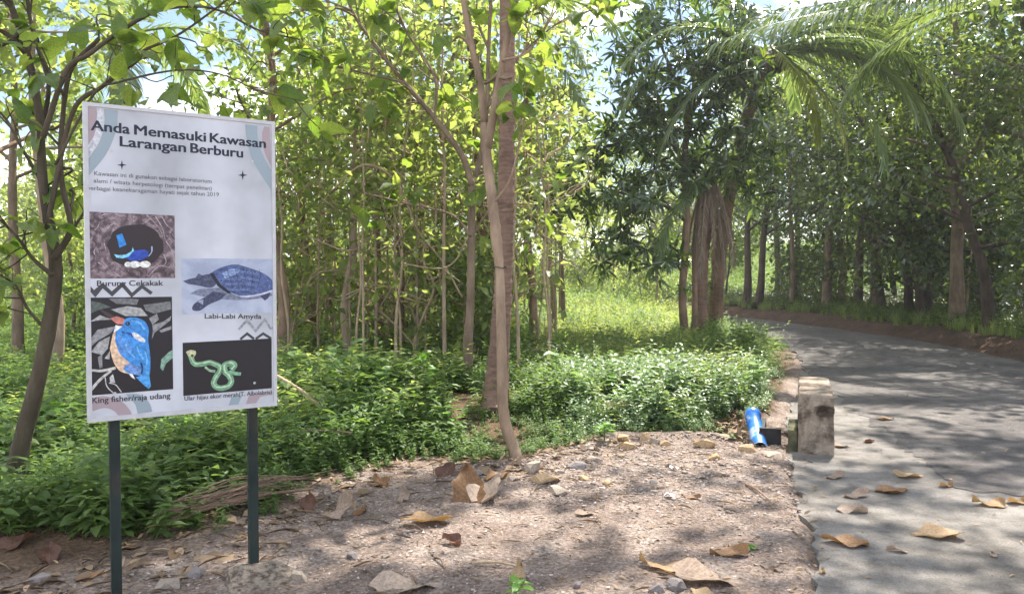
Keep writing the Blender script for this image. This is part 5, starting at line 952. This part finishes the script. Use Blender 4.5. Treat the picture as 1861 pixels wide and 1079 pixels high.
# ------------------------------------------------------------------ stones along the edge
def stone(px, py, wpx, hpx, mat, label, seed, sub=2, group=None, depth=1.):
    p = G(px, py+hpx*.45); k = p.y/FPX; me = rock(seed, sub, .22, (1, 1, 1)); o = link('stone', me, None, mat); o.location = (p.x, p.y+wpx*k*.35*depth, max(hz(p.x, p.y), -.01)+hpx*k*.12)
    o.scale = (wpx*k/2, wpx*k/2*depth, hpx*k*.72); o.rotation_euler.z = random.uniform(-.5, .5); return tag(o, label, 'stone', group)
STONES = [(968, 851, 38, 30, M_stone, 'rounded pale grey stone at the foot of the cut pole'), (992, 873, 52, 22, M_stonetan, 'flat tan stone in front of the rounded grey stone'), (541, 1047, 34, 30, M_stone, 'angular pinkish stone right of the concrete footing'), (1012, 896, 42, 16, M_stone, 'thin flat stone chip in front of the flat tan stone'),
 (1130, 800, 30, 20, M_stonetan, 'tan rubble stone at the left end of the rubble lip'), (1142, 812, 34, 18, M_stonetan, 'broad tan rubble stone under the bright seedling'), (1172, 796, 26, 20, M_stonetan, 'upright tan stone against the herbs right of the bright seedling'), (1192, 803, 24, 16, M_stone, 'small grey-pink stone in the middle of the rubble lip'),
 (1210, 806, 20, 14, M_stonetan, 'small tan stone right of the middle of the rubble lip'), (1284, 806, 44, 24, M_stonetan, 'large tan stone on the rubble lip left of the blue pipe'), (1300, 832, 22, 14, M_stonetan, 'ochre stone below the large tan stone'), (1316, 862, 26, 12, M_stone, 'flat stone on the gravel below the ochre stone'), (1362, 814, 34, 22, M_stonetan, 'tan stone touching the lower end of the blue pipe'),
 (1410, 826, 44, 12, M_stone, 'flat slab of rubble in front of the drain trough'), (1055, 848, 40, 18, M_stonegrey, 'grey rubble stone right of the rounded stone'), (1082, 838, 30, 14, M_stone, 'small stone under the herbs right of the grey rubble'), (1062, 868, 24, 16, M_stonetan, 'brown stone on the gravel below the grey rubble'), (1104, 879, 22, 12, M_stonetan, 'small brown stone above the yellow leaf'),
 (1190, 878, 18, 12, M_stonegrey, 'dark little stone beside the white scrap'), (1232, 1060, 40, 28, M_stonegrey, 'dark grey stone under the golden leaf at the bottom'), (1195, 1066, 34, 22, M_stonegrey, 'dark stone left of the bottom dark grey stone'), (1050, 1060, 22, 16, M_stonegrey, 'small dark stone at the bottom, right of the seedling'), (1220, 848, 20, 12, M_conc, 'small whitish stone on the gravel'), (612, 968, 20, 12, M_stone, 'small stone left of the orange leaf'), (640, 1010, 24, 12, M_stonegrey, 'flat little stone above the big bottom leaf'), (700, 1008, 16, 10, M_stone, 'pebble-sized pale stone above the big bottom leaf'), (350, 1040, 40, 24, M_stonegrey, 'stone half sunk between the two sign posts'), (300, 1062, 50, 24, M_stone, 'wide stone at the bottom between the sign posts'), (60, 1052, 46, 24, M_stonegrey, 'stone in the litter at the bottom left corner'), (868, 862, 26, 14, M_stonegrey, 'small grey stone left of the foot of the pole'), (930, 872, 24, 12, M_stone, 'flat stone left of the rounded grey stone')]
for i, (px, py, wx, hh, m_, lab) in enumerate(STONES): stone(px, py, wx, hh, m_, lab, 100+i)
ft = G(470, 1062); fo = link('footing', rock(77, 3, .16, (1, 1, 1)), None, M_conc); fo.location = (ft.x+.0, ft.y+.02, .02); fo.scale = (.2, .16, .09); tag(fo, 'rough concrete footing around the right sign post', 'footing')
# ------------------------------------------------------------------ big fallen leaves
DRY = {m.name+str(s): blade('dry_leaf', 1, wd, m, pr, .12, cu, .085, 50+s*7+i, 10, 6, .12, rl*1.3, .28)
       for i, m in enumerate((M_dryA, M_dryB, M_dryC, M_dryD)) for s, (wd, pr, cu, rl) in enumerate([(.8, .62, .1, .12), (.72, .7, -.12, .3), (.62, .75, .22, .45)])}
def fallen(px, py, wpx, kind, var, az, label, tilt=0., lift=.012, bank_=0., gz=None):
    p = G(px, py); k = p.y/FPX; z = hz(p.x, p.y); z = .004 if z < -.03 else z
    if inside(ROAD_POLY, np.array(p.x), np.array(p.y)): z = .014
    sz = wpx*k*.8; tilt = tilt*.6 if tilt > 12 else tilt*.5; me = DRY[{'A': 'dry_tan_leaf', 'B': 'dry_brown_leaf', 'C': 'dry_grey_leaf', 'D': 'dry_dark_leaf'}[kind]+str(var)]
    o = link('fallen_leaf', me); o.scale = (sz,)*3; o.rotation_euler = (R(bank_), R(-tilt), R(az)); c = Vector((sz*.5*math.cos(R(az)), sz*.5*math.sin(R(az)), 0))
    flat_ = .55 if tilt < 12 else 1; o.scale.z *= flat_; vs = np.array([tuple(o.rotation_euler.to_matrix() @ Vector((q.co.x*sz, q.co.y*sz, q.co.z*sz*flat_))) for q in me.vertices]); lo = np.sort(vs[:, 2])[int(len(vs)*.12)]
    o.location = (p.x-c.x, p.y-c.y, z-lo+.001); return tag(o, label, 'leaf')
FALL = [(850, 902, 100, 'B', 0, 95, 'broad upright brown leaf leaning at the edge of the herbs', 85, 0), (893, 905, 94, 'C', 0, 60, 'greyish leaf leaning against the broad upright brown leaf', 55, 0), (768, 950, 104, 'A', 0, 200, 'bright orange-tan leaf in sun on the gravel', 18, 10), (622, 938, 80, 'C', 1, 40, 'crumpled grey leaf right of the right sign post', 35, 0), (655, 930, 50, 'B', 2, 70, 'curled brown leaf behind the crumpled grey leaf', 30, 0),
 (560, 925, 60, 'D', 1, 100, 'drooping dark brown leaf beside the right sign post', 50, 0), (512, 893, 56, 'B', 0, 10, 'flat brown leaf on the dry frond right of the post', 8, 0), (432, 874, 60, 'B', 1, 160, 'ruddy brown leaf left of the right sign post', 20, 0), (745, 1070, 150, 'C', 0, 15, 'very large grey leaf cut by the bottom edge', 6, 0), (943, 1055, 56, 'A', 1, 70, 'small tan leaf standing behind the seedling', 55, 0),
 (1195, 1030, 92, 'A', 1, 150, 'golden-brown curled leaf left of the big flat grey leaf', 8, 12), (1288, 1052, 150, 'C', 0, -20, 'big flat grey-pink leaf at the bottom', 2, 0), (1325, 1008, 86, 'B', 2, 170, 'curly pale brown leaf above the big flat grey leaf', 6, 0), (1272, 1076, 60, 'A', 0, 120, 'tan leaf tip overlapping the big flat grey leaf', 10, 0), (1535, 988, 100, 'B', 1, 160, 'dark curled brown leaf on the concrete', 6, 8), (1630, 1002, 44, 'C', 2, 150, 'small pale folded leaf right of the dark curled leaf', 10, 0),
 (1697, 973, 100, 'A', 0, 175, 'large golden leaf lying flat on the concrete', 4, 0), (1556, 902, 64, 'C', 1, 10, 'upper of two pale crisp leaves on the concrete', 6, 0), (1548, 930, 68, 'C', 2, -15, 'lower of two pale crisp leaves on the concrete', 6, 0), (1655, 866, 60, 'A', 0, 0, 'flat tan leaf furthest back on the open concrete', 3, 0), (1625, 893, 76, 'B', 0, 20, 'torn thin tan leaf in the middle of the concrete', 2, 0), (1720, 884, 42, 'A', 2, 20, 'narrow tan leaf right of the torn one', 3, 0), (1797, 918, 72, 'A', 1, 170, 'orange leaf near the right edge', 5, 0), (1850, 914, 60, 'A', 2, 15, 'tan leaf cut by the right edge', 4, 0),
 (1517, 868, 46, 'C', 1, 10, 'small crisp leaf below the parapet', 6, 0), (1611, 763, 36, 'B', 0, 0, 'lone leaf on the asphalt right of the parapet', 4, 0), (1580, 803, 36, 'D', 2, 30, 'dark curled leaf right of the parapet foot', 6, 0), (1532, 812, 34, 'C', 0, 0, 'pale flat leaf at the right of the parapet foot', 3, 0), (820, 988, 54, 'D', 1, 150, 'small reddish-brown leaf below the orange-tan leaf', 20, 0), (815, 862, 60, 'D', 0, 70, 'dark red leaf under the herbs behind the upright leaf', 45, 0), (1085, 908, 26, 'A', 2, 80, 'little yellow leaf on the gravel', 20, 0), (1066, 936, 46, 'C', 0, 5, 'small pale flat leaf on the gravel below the yellow one', 3, 0), (1470, 824, 30, 'C', 2, 150, 'little curled leaf at the front foot of the parapet', 10, 0),
 (1255, 905, 44, 'B', 2, 150, 'striped brown leaf beside the white scrap', 15, 0), (905, 872, 60, 'B', 0, 30, 'broad brown leaf at the foot of the cut pole', 25, 0), (735, 905, 44, 'C', 1, 80, 'small grey folded leaf above the orange-tan leaf', 30, 0), (690, 878, 56, 'B', 1, 120, 'orange-brown leaf in the dry litter under the herbs', 25, 0), (165, 1048, 60, 'B', 0, 40, 'brown leaf in the litter left of the left sign post', 15, 0), (90, 1020, 70, 'D', 1, 120, 'dark leaf heaped at the foot of the leaning tree', 30, 0), (40, 1000, 70, 'D', 0, 60, 'dark leaf in the litter at the left edge', 30, 0), (1805, 1010, 30, 'C', 2, 70, 'tiny pale leaf at the lower right', 6, 0), (1495, 1040, 30, 'A', 2, 60, 'small tan leaf by the edge of the concrete at the bottom', 5, 0)]
for px, py, wx, kd, vr, az, lab, tl, bk in FALL: fallen(px, py, wx, kd, vr, az, lab, tl, bank_=bk)
# white scrap
M_scrap = flat('white_paper', (.8, .79, .8), .7, .3, .1, 30.)
p = G(1218, 908); o = link('paper_scrap', blade('paper_scrap', .085, .06, M_scrap, .9, .2, .1, .12, 3, 6, 4, .2)); o.location = (p.x-.04, p.y, hz(p.x, p.y)+.02); o.rotation_euler.z = .3; tag(o, 'crumpled white scrap on the gravel', 'paper')
p = G(1226, 858); o = link('paper_scrap', blade('paper_scrap', .07, .05, M_scrap, .9, .1, .1, .12, 5, 6, 4, .2)); o.location = (p.x-.04, p.y, hz(p.x, p.y)+.02); tag(o, 'second smaller white scrap nearer the herbs', 'paper')
# ------------------------------------------------------------------ sticks
def stick(a, b, r, label, mat=M_vine, za=.012, zb=.012, bend=.01, name='stick'):
    P0, P1 = G(*a), G(*b); P0.z = hz(P0.x, P0.y)+za; P1.z = hz(P1.x, P1.y)+zb; m = (P0+P1)/2+Vector((bend, bend, bend)); Q_ = spline([tuple(P0), tuple(m), tuple(P1)], 5)
    v, f = tube([Vector(q)-P0 for q in Q_], list(np.linspace(r, r*.7, len(Q_))), 7, .12); o = link(name, mesh(name, v, f, mat, True)); o.location = P0; return tag(o, label, 'stick')
stick((858, 1028), (945, 1033), .008, 'straight pale stick on the gravel near the bottom'); stick((788, 1012), (808, 1035), .007, 'short grey stick left of the straight pale stick', M_bark); stick((642, 948), (705, 952), .006, 'thin dark twig behind the orange-tan leaf', M_twig); stick((735, 956), (768, 968), .007, 'dark stalk under the orange-tan leaf', M_twig)
stick((1355, 880), (1400, 915), .008, 'chewed brown stick on the gravel left of the concrete', M_barkwarm); stick((1745, 822), (1800, 830), .006, 'thin twig on the asphalt', M_twig); stick((1490, 1000), (1560, 1003), .006, 'twig under the dark curled leaf', M_twig)
P0, P1 = A(503, 682, 7.3), A(592, 748, 6.9); v, f = tube([Vector(q)-P0 for q in spline([tuple(P0), tuple((P0+P1)/2+Vector((.01, 0, .02))), tuple(P1)], 5)], list(np.linspace(.014, .017, 11)), 7, .1); o = link('fallen_branch', mesh('fallen_branch', v, f, M_vine, True)); o.location = P0; tag(o, 'pale broken branch slanting down right of the sign', 'branch')
P0, P1 = A(545, 783, 6.3), A(640, 786, 6.3); v, f = tube([Vector(q)-P0 for q in spline([tuple(P0), tuple((P0+P1)/2+Vector((0, 0, .01))), tuple(P1)], 5)], .008, 7, .1); o = link('fallen_branch', mesh('fallen_branch', v, f, M_bark, True)); o.location = P0; tag(o, 'thin grey branch lying level on the herbs right of the sign', 'branch')
# ------------------------------------------------------------------ dry palm frond lying under the sign
fb = G(272, 985); fe = G(570, 905); root = empty('dry_palm_frond', (fb.x, fb.y, hz(fb.x, fb.y)), 0, 'dry brown palm frond lying in the herbs below the sign', 'frond')
def strand(a, b, r, nme, arch=.05):
    P = spline([tuple(a), tuple((a+b)/2+Vector((0, 0, arch))), tuple(b)], 5); v, f = tube([Vector(p)-root.location for p in P], list(np.linspace(r, r*.5, len(P))), 5, .1); link(nme, mesh(nme, v, f, M_deadstalk if nme == 'leaflet' else M_barkwarm, True), root)
M_deadstalk = bark('dead_stalk', (.09, .055, .038), (.21, .14, .1), (.36, .27, .2), 60., (1, 1, 1))
rr = random.Random(4)
strand(Vector((fb.x, fb.y, root.location.z+.05)), Vector((fe.x, fe.y, hz(fe.x, fe.y)+.06)), .018, 'stalk', .05)
for k in range(34):
    a0 = fb.lerp(fe, rr.uniform(0, .5)); b1 = fb.lerp(fe, rr.uniform(.5, 1.12)); o1, o2 = rr.gauss(0, .055), rr.gauss(0, .09)
    strand(Vector((a0.x+o1*.4, a0.y+o1, hz(a0.x, a0.y)+.06+rr.uniform(0, .12))), Vector((b1.x+o2*.4, b1.y+o2, hz(b1.x, b1.y)+.06+rr.uniform(0, .13))), rr.uniform(.003, .0065), 'leaflet', rr.uniform(0, .06))
# ------------------------------------------------------------------ seedlings with leaves of their own
def seedling(name, base, n, size, h, label, meshes, seed, spread=.6):
    q = np.random.default_rng(seed); t = empty(name, base, 0, label, 'plant'); parts = []; lf = []
    for k in range(max(1, n//7)):
        a = q.uniform(0, 6.28); tip = np.array([math.cos(a)*h*.35*spread*(k > 0), math.sin(a)*h*.35*spread*(k > 0), h*q.uniform(.75, 1)]); parts.append(tube([Vector((0, 0, -.03)), Vector(tip*.5+q.normal(0, .01, 3)), Vector(tip)], [.006, .005, .003], 5, 0)); lf.append(tip)
    link('stem', mesh('stem', *merge(parts), M_stem, True), t)
    for i in range(n):
        tip = lf[i % len(lf)]; a = 2.4*i+q.normal(0, .2); f_ = q.uniform(.45, 1); d = np.array([math.cos(a), math.sin(a), q.uniform(-.15, .5)]); put_leaf(meshes[i % len(meshes)], t, Vector(tip*f_), d, (q.normal(0, .15), q.normal(0, .15), 1), size*q.uniform(.7, 1.2))
M_stem = flat('green_stem', (.12, .2, .05), .5, .3)
M_pale = leafmat('pale_seedling_leaf', (.16, .27, .1), (.24, .36, .15), (.25, .42, .08), (.35, .5, .14), .45, .4, .5, veins=True); PALE = [blade('leaf', 1, .7, M_pale, .6, .15, .15, .03, 60+s, 7, 4) for s in range(3)]
M_sh = leafmat('fresh_leaf', (.1, .24, .03), (.16, .32, .05), (.2, .45, .03), (.3, .55, .06), .45, .38, .5, veins=True); FRESH = [blade('leaf', 1, .42, M_sh, .75, .25, .2, .03, 70+s, 7, 4) for s in range(3)]
b = G(690, 770); b = A(690, 745, 8.2); b.z = hz(b.x, b.y); seedling('pale_leaved_plant', b, 26, .21, .55, 'plant with big pale round leaves in the herbs left of the palm trunk', PALE, 1, 1.3)
b = G(1098, 812); b.z = hz(b.x, b.y); seedling('seedling', b, 16, .11, .2, 'bright seedling at the corner of the rubble lip', FRESH, 2, 1.)
b = G(940, 1085); b.z = hz(b.x, b.y); seedling('seedling', b, 9, .085, .08, 'small bright green seedling cut by the bottom edge', FRESH, 3)
b = G(1362, 998); b.z = hz(b.x, b.y); seedling('grass_sprout', b, 10, .05, .03, 'tiny yellow-green sprout behind the curly brown leaf', FRESH, 4)
b = A(640, 600, 9.9); b.z = hz(b.x, b.y); seedling('pale_leaved_plant', b, 22, .2, .75, 'pale-leaved plant at the foot of the slim pale tree', PALE, 5, 1.3)
b = G(820, 800); b.z = hz(b.x, b.y); seedling('leafy_herb', b, 20, .12, .4, 'leafy herb left of the cut pole', FRESH, 6, 1.)
for px, py, Y_, n_, s_, h_, lab_, ms_, sd_ in ((560, 770, 7.2, 16, .15, .45, 'broad-leaved herb right below the pale broken branch', FRESH, 11), (770, 740, 8.6, 20, .17, .6, 'tall leafy plant halfway between the pale plant and the palm', FRESH, 12), (1010, 720, 9.3, 18, .16, .55, 'leafy plant right of the ringed palm trunk', PALE, 13), (1290, 700, 9.4, 22, .15, .5, 'pale bushy plant in front of the mango stems', PALE, 14), (1370, 715, 9.2, 20, .14, .42, 'pale bushy plant left of the parapet', PALE, 15), (1180, 690, 10.5, 18, .17, .6, 'leafy plant in front of the clearing', FRESH, 16), (540, 690, 9.2, 18, .2, .7, 'big-leaved plant behind the pale broken branch', PALE, 17), (110, 830, 6.4, 16, .16, .5, 'broad-leaved herb between the leaning tree and the sign', FRESH, 18), (330, 830, 6.2, 16, .15, .42, 'broad-leaved herb seen between the sign posts', FRESH, 19), (1120, 740, 8.4, 16, .15, .45, 'leafy herb in the middle of the bed left of the pipe', FRESH, 20)):
    b = A(px, py, Y_); b.z = hz(b.x, b.y); seedling('leafy_plant', b, n_, s_, h_, lab_, ms_, sd_, 1.3)
# wire tie on the pole
tv, tf = tube([A(908, 486, 6.58)-cb+Vector((.055*math.cos(R(a)), .055*math.sin(R(a)), .006*math.sin(R(2*a)))) for a in range(0, 361, 24)], .004, 5); link('wire_tie', mesh('wire_tie', tv, tf, flat('rusty_wire', (.06, .04, .035), .6), True), pole)
# ------------------------------------------------------------------ thin haze volume, added to lift the dark tones like veiling glare
def haze_box():
    v, f = box(-90, 90, -30, 95, -3, 16); m, t, o = nm('added_haze'); pv_ = t.nodes.new('ShaderNodeVolumePrincipled'); pv_.inputs['Color'].default_value = (.96, .97, 1, 1); pv_.inputs['Density'].default_value = .0011; pv_.inputs['Anisotropy'].default_value = .35
    t.links.new(pv_.outputs[0], o.inputs['Volume']); hz_ = link('haze', mesh('haze', v, f, m)); tag(hz_, 'thin added haze lifting the dark tones in the wood', 'haze', kind='stuff')
haze_box()
